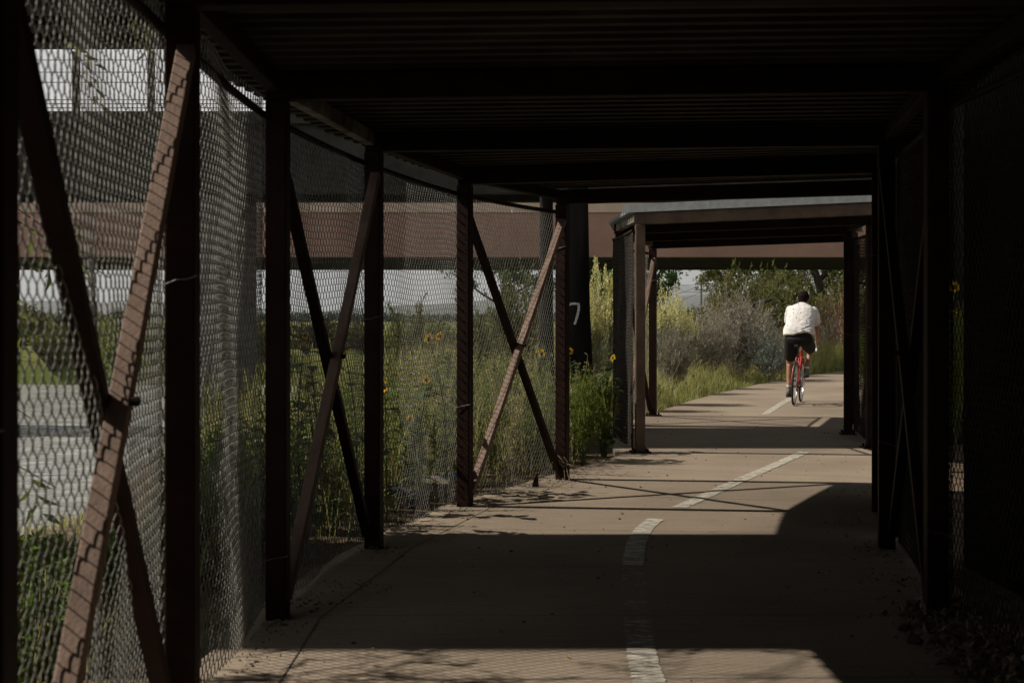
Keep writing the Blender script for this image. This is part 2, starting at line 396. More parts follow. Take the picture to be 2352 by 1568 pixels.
w = bpy.data.worlds.new('World'); sc.world = w; w.use_nodes = True
N, L = w.node_tree.nodes, w.node_tree.links
bg = N['Background']; bg.inputs['Strength'].default_value = 0.05
sky = N.new('ShaderNodeTexSky'); sky.sky_type = 'NISHITA'; sky.sun_disc = False
sky.sun_elevation = math.radians(45); sky.sun_rotation = math.radians(277)
sky.air_density = 1.0; sky.dust_density = 2.0
tc = N.new('ShaderNodeTexCoord')
mp = N.new('ShaderNodeMapping'); mp.inputs['Scale'].default_value = (1, 1, 2.6); L.new(tc.outputs['Generated'], mp.inputs['Vector'])
cn = N.new('ShaderNodeTexNoise'); cn.inputs['Scale'].default_value = 3.0; cn.inputs['Detail'].default_value = 8; cn.inputs['Roughness'].default_value = 0.6
L.new(mp.outputs['Vector'], cn.inputs['Vector'])
cr = N.new('ShaderNodeValToRGB'); cr.color_ramp.elements[0].position = 0.22; cr.color_ramp.elements[1].position = 0.46
L.new(cn.outputs['Fac'], cr.inputs['Fac'])
cm = N.new('ShaderNodeMix'); cm.data_type = 'RGBA'; 
sx = N.new('ShaderNodeSeparateXYZ'); L.new(tc.outputs['Generated'], sx.inputs[0])     # bright bank ahead; unseen bright bank behind added as fill, other cloud dulled
ab = N.new('ShaderNodeMapRange'); ab.interpolation_type = 'SMOOTHSTEP'; ab.inputs['From Min'].default_value = 0.68; ab.inputs['From Max'].default_value = 0.93; L.new(sx.outputs['Y'], ab.inputs['Value'])
mr = N.new('ShaderNodeMapRange'); mr.interpolation_type = 'SMOOTHSTEP'; mr.inputs['From Min'].default_value = -0.15; mr.inputs['From Max'].default_value = -0.55
L.new(sx.outputs['Y'], mr.inputs['Value'])
mxx = N.new('ShaderNodeMath'); mxx.operation = 'MAXIMUM'; L.new(ab.outputs[0], mxx.inputs[0]); L.new(mr.outputs[0], mxx.inputs[1])
cb = N.new('ShaderNodeMix'); cb.data_type = 'RGBA'; cb.inputs['A'].default_value = (1.1, 1.1, 1.1, 1); cb.inputs['B'].default_value = (14.5, 14.3, 14.0, 1)
L.new(mxx.outputs[0], cb.inputs['Factor']); L.new(cb.outputs['Result'], cm.inputs['B'])
L.new(cr.outputs['Color'], cm.inputs['Factor']); L.new(sky.outputs['Color'], cm.inputs['A'])
L.new(cm.outputs['Result'], bg.inputs['Color'])

sc.view_settings.view_transform = 'Standard'; sc.view_settings.look = 'None'
sc.view_settings.exposure = 0.1; sc.view_settings.gamma = 1.0; sc.view_settings.use_curve_mapping = False
sc.render.engine = 'CYCLES'
sc.cycles.use_denoising = True
sc.cycles.max_bounces = 6; sc.cycles.diffuse_bounces = 4; sc.cycles.transparent_max_bounces = 8
sc.cycles.volume_bounces = 0

# ------------------------------------------------------------------ path edges (left, right)
PATH = [((-1.2, -9), (2.1, -9)), ((-1.2, 2.6), (2.1, 2.6)), ((-1.26, 4.6), (2.12, 4.7)), ((-1.27, 6.6), (2.2, 6.6)), ((-0.98, 8.6), (2.45, 8.45)),
        ((-0.5, 10.5), (2.8, 10.1)), ((0.28, 12.35), (3.25, 11.4)), ((1.05, 14.2), (3.8, 12.9)), ((1.08, 16.4), (4.05, 15.0)),
        ((1.35, 18.2), (4.4, 16.8)), ((1.95, 20.1), (4.95, 18.6)), ((2.75, 22.9), (5.7, 21.1)), ((3.6, 25.4), (6.5, 23.5)), ((5.2, 29.5), (8.0, 27.3)),
        ((6.9, 33.4), (9.8, 30.9)), ((8.7, 36.6), (11.3, 33.8)), ((12.0, 41.0), (14.5, 37.5)), ((17.0, 45.0), (19.2, 41.2)), ((26.0, 50.0), (28.0, 46.0))]
LE = np.array([p[0] for p in PATH]); RE = np.array([p[1] for p in PATH])
def xl(y): return np.interp(y, LE[:, 1], LE[:, 0])
def xr(y): return np.interp(y, RE[:, 1], RE[:, 0])

def smooth(a): a = np.clip(a, 0, 1); return a * a * (3 - 2 * a)
def ground_z(x, y):
    x = np.asarray(x, float); y = np.asarray(y, float)
    e = xl(y)
    bx = np.minimum(np.interp(y, [0, 9, 14, 20, 60], [-3.0, -2.9, -3.4, -3.9, 0.9]), e - 2.4)
    z = -2.8 * smooth((bx - x) / 2.4) * (1 - smooth((y - 58) / 4.0))
    wob = 0.05 * np.sin(1.7 * x + 0.6 * y) * np.sin(0.9 * y - 0.4 * x) + 0.04 * np.sin(3.1 * x) * np.sin(2.7 * y)
    side = np.clip(np.maximum(e - x, x - xr(y)) - 0.1, 0, 1.2) / 1.2
    z = z + wob * side - 0.05
    z = z + 0.10 * np.clip(x - xr(y) - 0.6, 0, 3) * (y < 60)
    return z

def sheet(name, xs, ys, zf, material, kind='structure'):
    X, Y = np.meshgrid(xs, ys); Z = zf(X, Y)
    nx, ny = len(xs), len(ys)
    b = MB()
    i = np.arange(ny - 1)[:, None] * nx + np.arange(nx - 1)[None]
    b.add(np.stack([X, Y, Z], -1).reshape(-1, 3), np.stack([i, i + 1, i + nx + 1, i + nx], -1).reshape(-1, 4))
    return tag(b.build(name, material, None, True), kind=kind)

far = [120, 200, 400, 900, 2500, 8000, 30000]
xs = np.concatenate([[-v for v in far[::-1]], np.arange(-90, -14, 4.0), np.arange(-14, 16, 0.4), np.arange(16, 91, 4.0), far])
ys = np.concatenate([[-400, -60, -20], np.arange(-10, 45, 0.4), np.arange(45, 70, 1.0), np.arange(70, 110, 5.0), far])
sheet('ground', xs, ys, ground_z, M['ground'])
def waves(x, y):
    z = -1.5 + 0 * x
    for a_, kx, ky, p_ in ((.012, 1.1, 7.5, 0), (.010, -1.9, 9.7, 1.3), (.008, 3.3, 12.1, 2.1), (.010, .5, 4.3, .7), (.006, -4.1, 15.3, 4.0), (.014, .35, 2.1, 3.0)):
        z = z + a_ * np.sin(kx * x + ky * y + p_ + 1.5 * np.sin(.37 * x + .21 * y + p_))
    return z
wy = np.concatenate([[-60], np.arange(-4, 12, 1.0), np.arange(12, 40, .11), np.arange(40, 62, .2), [66]])
wx = np.concatenate([[-400, -120, -60], np.arange(-40, -22, 1.0), np.arange(-22, 2, .35), [4, 10]])
sheet('river_water', wx, wy, waves, M['water'])

# concrete path slab, dense strips, with a skirt
b = MB()
t = np.linspace(0, 1, 160)
par = np.linspace(0, 1, len(PATH))
Lp = np.stack([np.interp(t, par, LE[:, k]) for k in (0, 1)], 1); Rp = np.stack([np.interp(t, par, RE[:, k]) for k in (0, 1)], 1)
rng0 = np.random.default_rng(4)
Lp[:, 0] += rng0.normal(0, 0.012, len(t)); 
rows = []
for k in range(13):
    f = k / 12; P = Lp * (1 - f) + Rp * f
    rows.append(np.column_stack([P, np.zeros(len(t))]))
rows = [rows[0] + [0, 0, -0.12]] + rows + [rows[-1] + [0, 0, -0.12]]
V = np.stack(rows, 0); k, n = V.shape[:2]
i = np.arange(k - 1)[:, None] * n + np.arange(n - 1)[None]
b.add(V.reshape(-1, 3), np.stack([i, i + n, i + n + 1, i + 1], -1).reshape(-1, 4))
pth = tag(b.build('path', M['path']), kind='structure')
# saw-cut joints
b = MB()
def strip(b, pts, wd, z):
    P = np.array([(p[0], p[1]) for p in pts], float); T = np.gradient(P, axis=0); T /= np.linalg.norm(T, axis=1, keepdims=True)
    W = np.asarray(wd, float) if not np.isscalar(wd) else np.full(len(P), wd)
    Nn = np.stack([-T[:, 1], T[:, 0]], 1) * W[:, None] / 2
    V = np.concatenate([np.column_stack([P + Nn, np.full(len(P), z)]), np.column_stack([P - Nn, np.full(len(P), z)])])
    n = len(P); i = np.arange(n - 1)
    b.add(V, np.stack([i, i + n, i + n + 1, i + 1], -1))
for tt in (0.135, 0.168, 0.205, 0.245, 0.30, 0.36, 0.42, 0.50, 0.58):
    l = [np.interp(tt, par, LE[:, k]) for k in (0, 1)]; r = [np.interp(tt, par, RE[:, k]) for k in (0, 1)]
    strip(b, [l, ((l[0] + r[0]) / 2, (l[1] + r[1]) / 2), r], 0.006, 0.003)
f = 0.11
strip(b, [tuple(a * (1 - f) + c * f) for a, c in zip(LE[2:7], RE[2:7])], 0.006, 0.0034)
r_ = np.random.default_rng(19)
for u0, v0, u1, v1 in ((1290, 1100, 1180, 1165), (960, 1205, 1120, 1150), (1700, 1400, 1990, 1330), (700, 1540, 640, 1568), (1500, 960, 1600, 945)):
    q = np.linspace(0, 1, 30); P0 = np.array(gp(u0, v0)); P1 = np.array(gp(u1, v1)); d_ = P1 - P0; nn_ = np.array([-d_[1], d_[0]]) / np.linalg.norm(d_)
    off = np.cumsum(r_.normal(0, .012, 30)); off -= off[-1] * q
    strip(b, P0 + d_ * q[:, None] + nn_ * off[:, None], .003 + .002 * r_.uniform(0, 1, 30), 0.0036)
tag(b.build('path_joints', M['joint']), kind='structure')

# centre line dashes, measured
def dash(name, pts, wd, m):
    b = MB()
    P = [gp(u, v) for u, v in pts]
    q = np.linspace(0, 1, 24); a = np.linspace(0, 1, len(P)); P = np.array(P)
    # smooth through the points
    S = np.stack([np.interp(q, a, P[:, k]) for k in (0, 1)], 1)
    for _ in range(2): S[1:-1] = (S[:-2] + 2 * S[1:-1] + S[2:]) / 4
    q2 = np.linspace(0, 1, 90); S = np.stack([np.interp(q2, q, S[:, k]) for k in (0, 1)], 1); rj = np.random.default_rng(int(pts[0][1]))
    strip(b, S, wd * (1 + rj.normal(0, .05, 90)), 0.0045)
    return tag(b.build(name, m), kind='structure')
dash('path_marking', [(1503, 1640), (1492, 1568), (1480, 1530), (1472, 1490)], 0.125, M['mark'])
dash('path_marking', [(1472, 1490), (1466, 1450), (1464, 1420)], 0.118, M['mark_half'])
dash('path_marking', [(1464, 1420), (1459, 1370), (1456, 1330), (1454, 1298)], 0.118, M['mark_worn'])
dash('path_marking', [(1454, 1298), (1456, 1275), (1462, 1245), (1478, 1215), (1506, 1192)], 0.118, M['mark'])
dash('path_marking', [(1560, 1166), (1640, 1130), (1700, 1103), (1760, 1077), (1815, 1053), (1848, 1038)], 0.115, M['mark'])
dash('path_marking', [(1758, 952), (1775, 940), (1800, 924), (1825, 911)], 0.115, M['mark'])
dash('path_marking', [(1850, 899), (1895, 883)], 0.12, M['mark_worn'])

# ------------------------------------------------------------------ chain link
def chain_mesh(name, W, H, seed, amp=0.012, bulge=None, r=0.0021, p=0.0355, px=0.0255):
    rng = np.random.default_rng(seed)
    nw = int(W / px); nh = int(H / p)
    k = nh * 4 + 1
    th = np.arange(k) * (PI / 4)
    s8 = np.array([0, 0.56, 1.0, 0.56, 0, -0.56, -1.0, -0.56])
    d8 = np.array([1, 0.75, 0, -0.75, -1, -0.75, 0, 0.75])
    x0 = s8[np.arange(k) % 8] * (px * 0.5 + 0.0026); y0 = d8[np.arange(k) % 8] * 0.0034
    z0 = np.arange(k) / 4.0 * p
    X = np.empty((nw, k)); Y = np.empty((nw, k)); Z = np.empty((nw, k))
    for a in range(nw):
        sg = 1 if a % 2 == 0 else -1
        X[a] = (a + 0.5) * px + sg * x0; Y[a] = sg * 0 + y0 * sg; Z[a] = z0
    # gentle sag and waves of a slack mesh
    ph = rng.uniform(0, 6.28, 6)
    xx, zz = X / W, Z / H
    env = np.sin(PI * np.clip(xx, 0, 1)) ** 0.7
    wav = amp * env * (np.sin(5.1 * xx * 2 + 2.3 * zz + ph[0]) + 0.8 * np.sin(8.7 * zz + ph[1] + 2 * xx) + 0.5 * np.sin(17 * zz + 9 * xx + ph[2]))
    Y = Y + wav
    if bulge is not None: Y = Y + bulge(xx, zz)
    Z = Z + 0.006 * np.sin(9 * xx + ph[3]) + 0.010 * env * np.sin(2.2 * xx * 3 + ph[4])
    X = X + 0.004 * np.sin(11 * zz + ph[5])
    P = np.stack([X, Y, Z], -1)                      # nw,k,3
    T = np.gradient(P, axis=1); T /= np.linalg.norm(T, axis=2, keepdims=True)
    A = np.cross(T, np.array([0, 1.0, 0])); A /= np.linalg.norm(A, axis=2, keepdims=True); B = np.cross(T, A)
    n = 4; an = np.arange(n) * 2 * PI / n
    V = P[:, :, None, :] + r * (A[:, :, None, :] * np.cos(an)[None, None, :, None] + B[:, :, None, :] * np.sin(an)[None, None, :, None])
    w_ = np.arange(nw)[:, None, None] * (k * n); i = np.arange(k - 1)[None, :, None] * n; j = np.arange(n)[None, None, :]; j2 = (j + 1) % n
    F = np.stack([w_ + i + j, w_ + i + n + j, w_ + i + n + j2, w_ + i + j2], -1).reshape(-1, 4)
    b = MB(); b.add(V.reshape(-1, 3), F)
    me = b.mesh(name, True); me.materials.append(M['wire'])
    return me

PW, PH = 2.0, 2.24
def bulge_a(x, z):   # slack lower half, pushed outwards, with a crease
    return -0.05 * np.sin(PI * x) * np.exp(-((z - 0.35) / 0.28) ** 2) + 0.035 * np.exp(-((x - 0.55) / 0.05) ** 2) * np.exp(-((z - 0.42) / 0.2) ** 2)
def bulge_b(x, z):
    return 0.03 * np.exp(-((x - 0.66) / 0.30) ** 2) * (0.7 + 0.3 * np.sin(5 * z)) - 0.04 * np.sin(PI * x) * (1 - z)
MESHES = [chain_mesh('chain_link_panel', PW, PH, 11, 0.010), chain_mesh('chain_link_panel', PW, PH, 12, 0.014)]
MESH_A = chain_mesh('chain_link_panel', PW, PH, 13, 0.010, bulge_a)
MESH_B = chain_mesh('chain_link_panel', PW, PH, 14, 0.012, bulge_b)
MESH_R = chain_mesh('chain_link_panel', PW, PH, 15, 0.016, bulge_b)
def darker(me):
    c = me.copy(); c.materials.clear(); c.materials.append(M['wire_shaded']); return c
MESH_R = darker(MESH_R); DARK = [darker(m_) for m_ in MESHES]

def lerp(a, b, f): return tuple(x + (y - x) * f for x, y in zip(a, b))

def corrugated(b, l0, r0, l1, r1, over=0.25, period=0.15, depth=0.038, lift=0.0):
    """ribbed steel deck between two frames; ribs run across the tunnel"""
    l0, r0, l1, r1 = (np.array(v, float) for v in (l0, r0, l1, r1))
    length = (np.linalg.norm(l1 - l0) + np.linalg.norm(r1 - r0)) / 2
    nper = max(1, int(round(length / period)))
    prof = [(0, 0), (0.38, 0), (0.48, 1), (0.90, 1)]
    rows = []
    for q in range(nper):
        for s, h in prof: rows.append(((q + s) / nper, h * depth + lift))
    rows.append((1.0, lift))
    V = []
    for s, h in rows:
        a = l0 + (l1 - l0) * s; c = r0 + (r1 - r0) * s
        d = (c - a) / np.linalg.norm(c - a)
        a = a - d * over; c = c + d * over
        V += [a + [0, 0, h], c + [0, 0, h], c + [0, 0, h + 0.003], a + [0, 0, h + 0.003]]
    n = len(rows); F = []
    for q in range(n - 1):
        o = q * 4
        F += [(o, o + 1, o + 5, o + 4), (o + 3, o + 7, o + 6, o + 2), (o + 1, o + 2, o + 6, o + 5), (o, o + 4, o + 7, o + 3)]
    b.add(V, F)

def canopy(name, frames, xbays, label, cat, panels, seed, plates=False, fascia=False, skip_panels=(), deckshort=False):
    """frames: (L xy, R xy, height left, height right)"""
    c0 = frames[len(frames) // 2]
    root = empty(name, (0, 0, 0), 0, label, cat)
    nF = len(frames)
    for k, (l, r, hl, hr) in enumerate(frames):
        prv = frames[max(0, k - 1)]; nxt = frames[min(nF - 1, k + 1)]
        for side, P, H in ((0, l, hl), (1, r, hr)):
            d = (nxt[side][0] - prv[side][0], nxt[side][1] - prv[side][1]); rz = math.atan2(d[1], d[0])
            b = MB(); b.box((P[0], P[1], H / 2), (0.098, 0.098, H), rz)
            bevel(b.build('post', M['paint_skylit' if fascia and k == 0 else 'paint'], root), 0.007)
            if plates:
                b = MB(); b.box((P[0], P[1], 0.008), (0.24, 0.2, 0.014), rz)
                for sx in (-0.085, 0.085):
                    for sy in (-0.065, 0.065):
                        x = P[0] + sx * math.cos(rz) - sy * math.sin(rz); y = P[1] + sx * math.sin(rz) + sy * math.cos(rz)
                        b.tube([(x, y, 0.012), (x, y, 0.045)], 0.014, 6)
                b.build('base_plate', M['paint_dark'], root)
        d = Vector((r[0] - l[0], r[1] - l[1], 0)).normalized()
        b = MB(); b.bar((l[0] - d.x * 0.05, l[1] - d.y * 0.05, hl + 0.062), (r[0] + d.x * 0.05, r[1] + d.y * 0.05, hr + 0.062), 0.092, 0.12)
        bevel(b.build('roof_beam', M['paint_skylit' if fascia and k == 0 else 'paint_dark'], root), 0.006)
    pk = 0
    for k in range(nF - 1):
        f0, f1 = frames[k], frames[k + 1]
        for side in (0, 1):
            p, q = f0[side], f1[side]; h0, h1 = f0[2 + side], f1[2 + side]
            d = Vector((q[0] - p[0], q[1] - p[1], 0)); ln = d.length; d.normalize()
            nrm = Vector((-d.y, d.x, 0)) * (1 if side == 0 else -1)         # outward
            b = MB(); b.bar((p[0] + nrm.x * 0.012 + d.x * 0.047, p[1] + nrm.y * 0.012 + d.y * 0.047, h0 + 0.078), (q[0] + nrm.x * 0.012 - d.x * 0.047, q[1] + nrm.y * 0.012 - d.y * 0.047, h1 + 0.078), 0.06, 0.082)
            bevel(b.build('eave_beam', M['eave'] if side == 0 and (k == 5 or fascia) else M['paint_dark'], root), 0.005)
            b = MB()
            n = 9; pts = []
            for t_ in np.linspace(0, 1, n):
                pts.append((p[0] + (q[0] - p[0]) * t_ + nrm.x * 0.07, p[1] + (q[1] - p[1]) * t_ + nrm.y * 0.07, h0 + (h1 - h0) * t_ - 0.058 - 0.010 * math.sin(PI * t_)))
            b.tube(pts, 0.017, 8); b.build('top_rail', M['paint_dark'], root, True)
            if (side, k) not in skip_panels:
                me = panels(side, k)
                o = link('chain_link_panel', me, None, root)
                rz = math.atan2(d.y, d.x)
                o.rotation_euler = (0, 0, rz)
                sx = (ln + 0.05) / PW
                flip = 1 if side == 0 else -1
                o.scale = (sx, flip, (min(h0, h1) + (0.03 if k <= 4 and not fascia else -0.060) - 0.035) / PH)
                o.location = (p[0] + nrm.x * 0.072 - d.x * 0.02, p[1] + nrm.y * 0.072 - d.y * 0.02, 0.035)
                rr = random.Random(seed + k * 7 + side)
                for _ in range(1):
                    tie = MB(); z = rr.uniform(0.25, 2.0); pts = []
                    for a in np.linspace(0, 1, 5):
                        pts.append((q[0] + nrm.x * (0.075 - 0.13 * a) - d.x * 0.054, q[1] + nrm.y * (0.075 - 0.13 * a) - d.y * 0.054, z + 0.03 * a + rr.uniform(-.004, .004)))
                    tie.tube(pts, 0.0018, 4); tie.build('tie_wire', M['wire'], root)
        if k in xbays:
            for side in (0, 1):
                p, q = f0[side], f1[side]; h0, h1 = f0[2 + side], f1[2 + side]
                d = Vector((q[0] - p[0], q[1] - p[1], 0)).normalized(); nrm = Vector((-d.y, d.x, 0)) * (1 if side == 0 else -1)
                for lo_first, off in ((True, -0.022), (False, 0.030)):
                    a = (p[0] + d.x * 0.05 + nrm.x * off, p[1] + d.y * 0.05 + nrm.y * off, 0.09 if lo_first else h0 - 0.14)
                    c = (q[0] - d.x * 0.05 + nrm.x * off, q[1] - d.y * 0.05 + nrm.y * off, h1 - 0.14 if lo_first else 0.09)
                    b = MB(); b.bar(a, c, 0.048, 0.055, tuple(nrm))
                    bevel(b.build('cross_brace', M['brace' if lo_first and side == 0 else 'paint'], root), 0.004)  # sunlit left brace takes the light copy, shaded braces the dark paint
                mid = [(p[0] + q[0]) / 2, (p[1] + q[1]) / 2, (h0 + h1) / 4 - 0.01]
                b = MB(); b.tube([(mid[0] - nrm.x * 0.07, mid[1] - nrm.y * 0.07, mid[2]), (mid[0] + nrm.x * 0.06, mid[1] + nrm.y * 0.06, mid[2])], 0.013, 8)
                b.build('bolt', M['paint_dark'], root)
        b = MB()
        corrugated(b, (*f0[0], f0[2] + 0.125), (*f0[1], f0[3] + 0.125), (*f1[0], f1[2] + 0.125), (*f1[1], f1[3] + 0.125), over=0.13 if fascia else 0.30, lift=(0.016 if k == nF - 2 and not fascia else 0.001 + 0.004 * (k % 2)))
        b.build('corrugated_roof', M['deck'] if not fascia else M['galv'], root)
    if fascia:
        l, r, hl, hr = frames[0]
        d = Vector((r[0] - l[0], r[1] - l[1], 0)).normalized(); nn = Vector((d.y, -d.x, 0))
        for (z0, hh, off, nm) in ((0.168, 0.075, 0.075, 'roof_fascia'), (0.127, 0.012, 0.082, 'drip_edge')):
            b = MB(); b.bar((l[0] - d.x * 0.16 + nn.x * off, l[1] - d.y * 0.16 + nn.y * off, hl + z0), (r[0] + d.x * 0.16 + nn.x * off, r[1] + d.y * 0.16 + nn.y * off, hr + z0), 0.012, hh)
            b.build(nm, M['galv'], root)
    return root

NEAR = [((-0.98, -3.4), (1.9, -3.4), 2.38, 2.42), ((-0.96, -1.4), (1.9, -1.4), 2.38, 2.42), ((-0.95, 0.6), (1.9, 0.6), 2.38, 2.42),
        ((-0.965, 2.6), (1.9, 2.65), 2.385, 2.42),           # A
        ((-1.066, 4.6), (1.93, 4.65), 2.39, 2.43),           # B
        ((-1.083, 6.58), (1.962, 6.58), 2.39, 2.43),          # C
        ((-0.833, 8.58), (2.26, 8.58), 2.385, 2.42),         # D
        ((-0.346, 10.47), (2.63, 10.2), 2.36, 2.42),         # E
        ((0.433, 12.2), (3.0, 11.6), 2.352, 2.385)]          # F
def near_panel(side, k):
    if side == 0 and k == 3: return MESH_A
    if side == 0 and k == 4: return MESH_B
    if side == 1 and k == 4: return MESH_R
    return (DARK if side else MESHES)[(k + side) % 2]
canopy('steel_canopy', NEAR, (3, 5, 7), 'long dark brown steel path canopy with chain link sides and ribbed roof in the foreground', 'canopy', near_panel, 3,
       skip_panels=((0, 0), (0, 1), (1, 0), (1, 1), (1, 2)))
FAR = [((1.314, 14.6), (3.85, 13.3), 2.334, 2.36), ((1.24, 16.4), (3.8, 15.05), 2.334, 2.36), ((1.43, 18.2), (3.98, 16.85), 2.334, 2.36), ((1.97, 19.9), (4.44, 18.5), 2.334, 2.36)]
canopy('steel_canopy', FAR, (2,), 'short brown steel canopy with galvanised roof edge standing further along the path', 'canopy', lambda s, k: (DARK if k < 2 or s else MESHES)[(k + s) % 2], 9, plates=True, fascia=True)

# ------------------------------------------------------------------ bridges
def prism(b, x0, x1, y0, y1, z0, z1): b.box(((x0 + x1) / 2, (y0 + y1) / 2, (z0 + z1) / 2), (x1 - x0, y1 - y0, z1 - z0))

# old timber trestle over the gap between the canopies; its piles carry it
tr = empty('timber_trestle', (0, 17.1, 0), 0, 'dark timber trestle bridge crossing overhead between the two canopies', 'bridge')
def local(b_, name, m, root, sm=False):
    o = b_.build(name, m, root, sm); o.matrix_parent_inverse = Matrix.Translation(root.location).inverted(); return o
b = MB(); prism(b, -40, 40, 15.75, 18.4, 5.35, 5.75); local(b, 'deck', M['girder'], tr)
for y in (16.1, 17.1, 18.15):
    b = MB(); prism(b, -40, 40, y - 0.24, y + 0.24, 4.84, 5.345); local(b, 'stringer', M['timber'], tr)
for x in (0.62, 4.7, -9.5, 10.5):
    b = MB(); prism(b, x - 0.2, x + 0.2, 15.6, 18.5, 4.5, 4.835); local(b, 'bent_cap', M['timber'], tr)
def pile(x, y, lean, r0, r1, ly=0.0):
    b = MB(); zs = np.linspace(-0.4, 4.5, 14)
    rr = np.interp(zs, [-0.4, 0.9, 1.4, 4.5], [r0 * 1.28, r0 * 1.2, r0, r1])
    b.tube([(x + lean * (4.5 - z), y + ly * (4.5 - z), z) for z in zs], rr, 20)
    return b
xp, yp = (1325 - CU) / FPX * 17.1, 17.1
b = pile(xp - 0.01, yp, 0.012, 0.132, 0.120)
p7 = local(b, 'pile', M['timber'], tr, True); p7['label'] = 'timber pile painted with a white 7'
b = pile(0.44, 18.2, 0.0, 0.085, 0.085); local(b, 'pile', M['timber'], tr, True)
for x, y in ((4.25, 16.0), (4.75, 17.1), (5.2, 18.2), (5.0, 16.0), (-9.8, 16.2), (-9.3, 18.0), (10.3, 16.2), (10.3, 18.0)):
    b = pile(x, y, 0, 0.16, 0.14); local(b, 'pile', M['timber'], tr, True)
# the hand-painted 7, brushed on the near face of the pile
def on_pile(u, v):
    x, y, z = at(u, v, yp - 0.13)
    cx = xp - 0.01 + 0.012 * (4.5 - z); r = np.interp(z, [-0.4, 0.9, 1.4, 4.5], [0.132 * 1.28, 0.132 * 1.2, 0.132, 0.120]) + 0.004
    dx = max(-r * 0.97, min(r * 0.97, x - cx))
    return (x if abs(x - cx) < r else cx + dx, yp - math.sqrt(max(1e-5, r * r - dx * dx)), z)
b = MB()
def stroke(pts, wpx):
    P = []
    for (u0, v0), (u1, v1) in zip(pts[:-1], pts[1:]):
        for t_ in np.linspace(0, 1, 7)[:-1]: P.append((u0 + (u1 - u0) * t_, v0 + (v1 - v0) * t_))
    P.append(pts[-1]); P = np.array(P, float); T = np.gradient(P, axis=0); T /= np.linalg.norm(T, axis=1, keepdims=True)
    Nn = np.stack([-T[:, 1], T[:, 0]], 1)
    rr = random.Random(8); V = []
    for q in range(len(P)):
        wq = wpx * rr.uniform(0.75, 1.1) / 2
        for s_ in (1, -1):
            V.append(on_pile(*(P[q] + Nn[q] * wq * s_)))
    n = len(P); b.add(V, [(2 * q, 2 * q + 1, 2 * q + 3, 2 * q + 2) for q in range(n - 1)])
stroke([(1306, 701), (1312, 697.5), (1320, 697), (1331, 698.5)], 5.5)
stroke([(1329.5, 700.5), (1329, 712), (1325.5, 727), (1320, 745)], 6.2)
o = local(b, 'painted_number', M['whitepaint'], p7); 

# railed girder bridge behind the trestle, on a wide pier
rb = empty('railed_bridge', (0, 35, 0), 0, 'dark girder bridge with post and wire railing seen against sky at upper left', 'bridge')
b = MB(); prism(b, -60, 60, 35.0, 35.5, 4.42, 6.1); local(b, 'girder', M['girder'], rb)
b = MB(); prism(b, -60, 60, 37.6, 38.1, 4.42, 6.1); local(b, 'girder', M['girder'], rb)
b = MB(); prism(b, -60, 60, 34.8, 38.3, 6.105, 6.4); local(b, 'deck', M['girder'], rb)
for k in [q for q in range(-7, 14) if q not in (2, 3)]:
    x = -10.75 + k * 1.85
    b = MB(); prism(b, x - 0.075, x + 0.075, 35.0, 35.16, 6.405, 7.9); local(b, 'rail_post', M['girder'], rb)
for z in (6.52, 6.62, 6.72, 7.15, 7.4, 7.7):
    b = MB(); b.tube([(-60, 35.08, z), (60, 35.08, z)], 0.012, 6); local(b, 'rail_wire', M['wire'], rb)
for x0, x1 in ((-8.35, -6.8), (12.5, 14.2)):
    b = MB(); prism(b, x0, x1, 35.2, 37.9, -3.5, 4.415); bevel(local(b, 'pier', M['concrete_dark'], rb), 0.05)

# stained concrete highway overpass, far
ov = empty('highway_overpass', (0, 63, 0), 0, 'tan and red brown concrete highway overpass crossing beyond the bushes', 'overpass')
def segs(x0, x1, step):
    x = x0
    while x < x1: yield x, min(x + step, x1); x += step
b = MB()
for a, c in segs(-90, 90, 3.0): prism(b, a + 0.012, c - 0.012, 62.93, 63.4, 5.97, 6.82)
local(b, 'parapet', M['tan'], ov)
b = MB(); prism(b, -90, 90, 63.0, 63.5, 4.0, 5.965); local(b, 'girder_face', M['rust'], ov)
for y in (65.6, 68.2, 70.8, 73.4, 76.0, 78.6):
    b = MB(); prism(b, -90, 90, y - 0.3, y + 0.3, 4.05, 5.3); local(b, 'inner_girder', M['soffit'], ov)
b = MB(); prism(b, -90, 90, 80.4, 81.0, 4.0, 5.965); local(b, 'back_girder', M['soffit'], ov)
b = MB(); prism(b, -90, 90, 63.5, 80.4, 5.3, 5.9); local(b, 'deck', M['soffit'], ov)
b = MB(); prism(b, -12.3, -11.55, 71, 72.2, -1, 4.045); local(b, 'pier', M['tan'], ov)
b = MB(); prism(b, -26.3, -25.0, 71, 72.2, -1, 4.045); local(b, 'pier', M['rust'], ov)
b = MB(); prism(b, 34, 35, 71, 72.2, -1, 4.045); local(b, 'pier', M['rust'], ov)
# white stain runs on the girder face are drips of lime, thin crusts
b = MB()
for u, v0, v1, wd in ((1432, 486, 520, 7), (1812, 463, 480, 5), (893, 470, 520, 5), (730, 505, 545, 5), (955, 490, 520, 4)):
    P0 = at(u, v0, 62.99); P1 = at(u + 1, v1, 62.99); w_ = wd / FPX * 63
    b.add([(P0[0] - w_ / 2, 62.992, P0[2]), (P0[0] + w_ / 2, 62.992, P0[2]), (P1[0] + w_ / 4, 62.992, P1[2]), (P1[0] - w_ / 4, 62.992, P1[2])], [(0, 1, 2, 3)])
local(b, 'lime_stain', M['concrete'], ov)

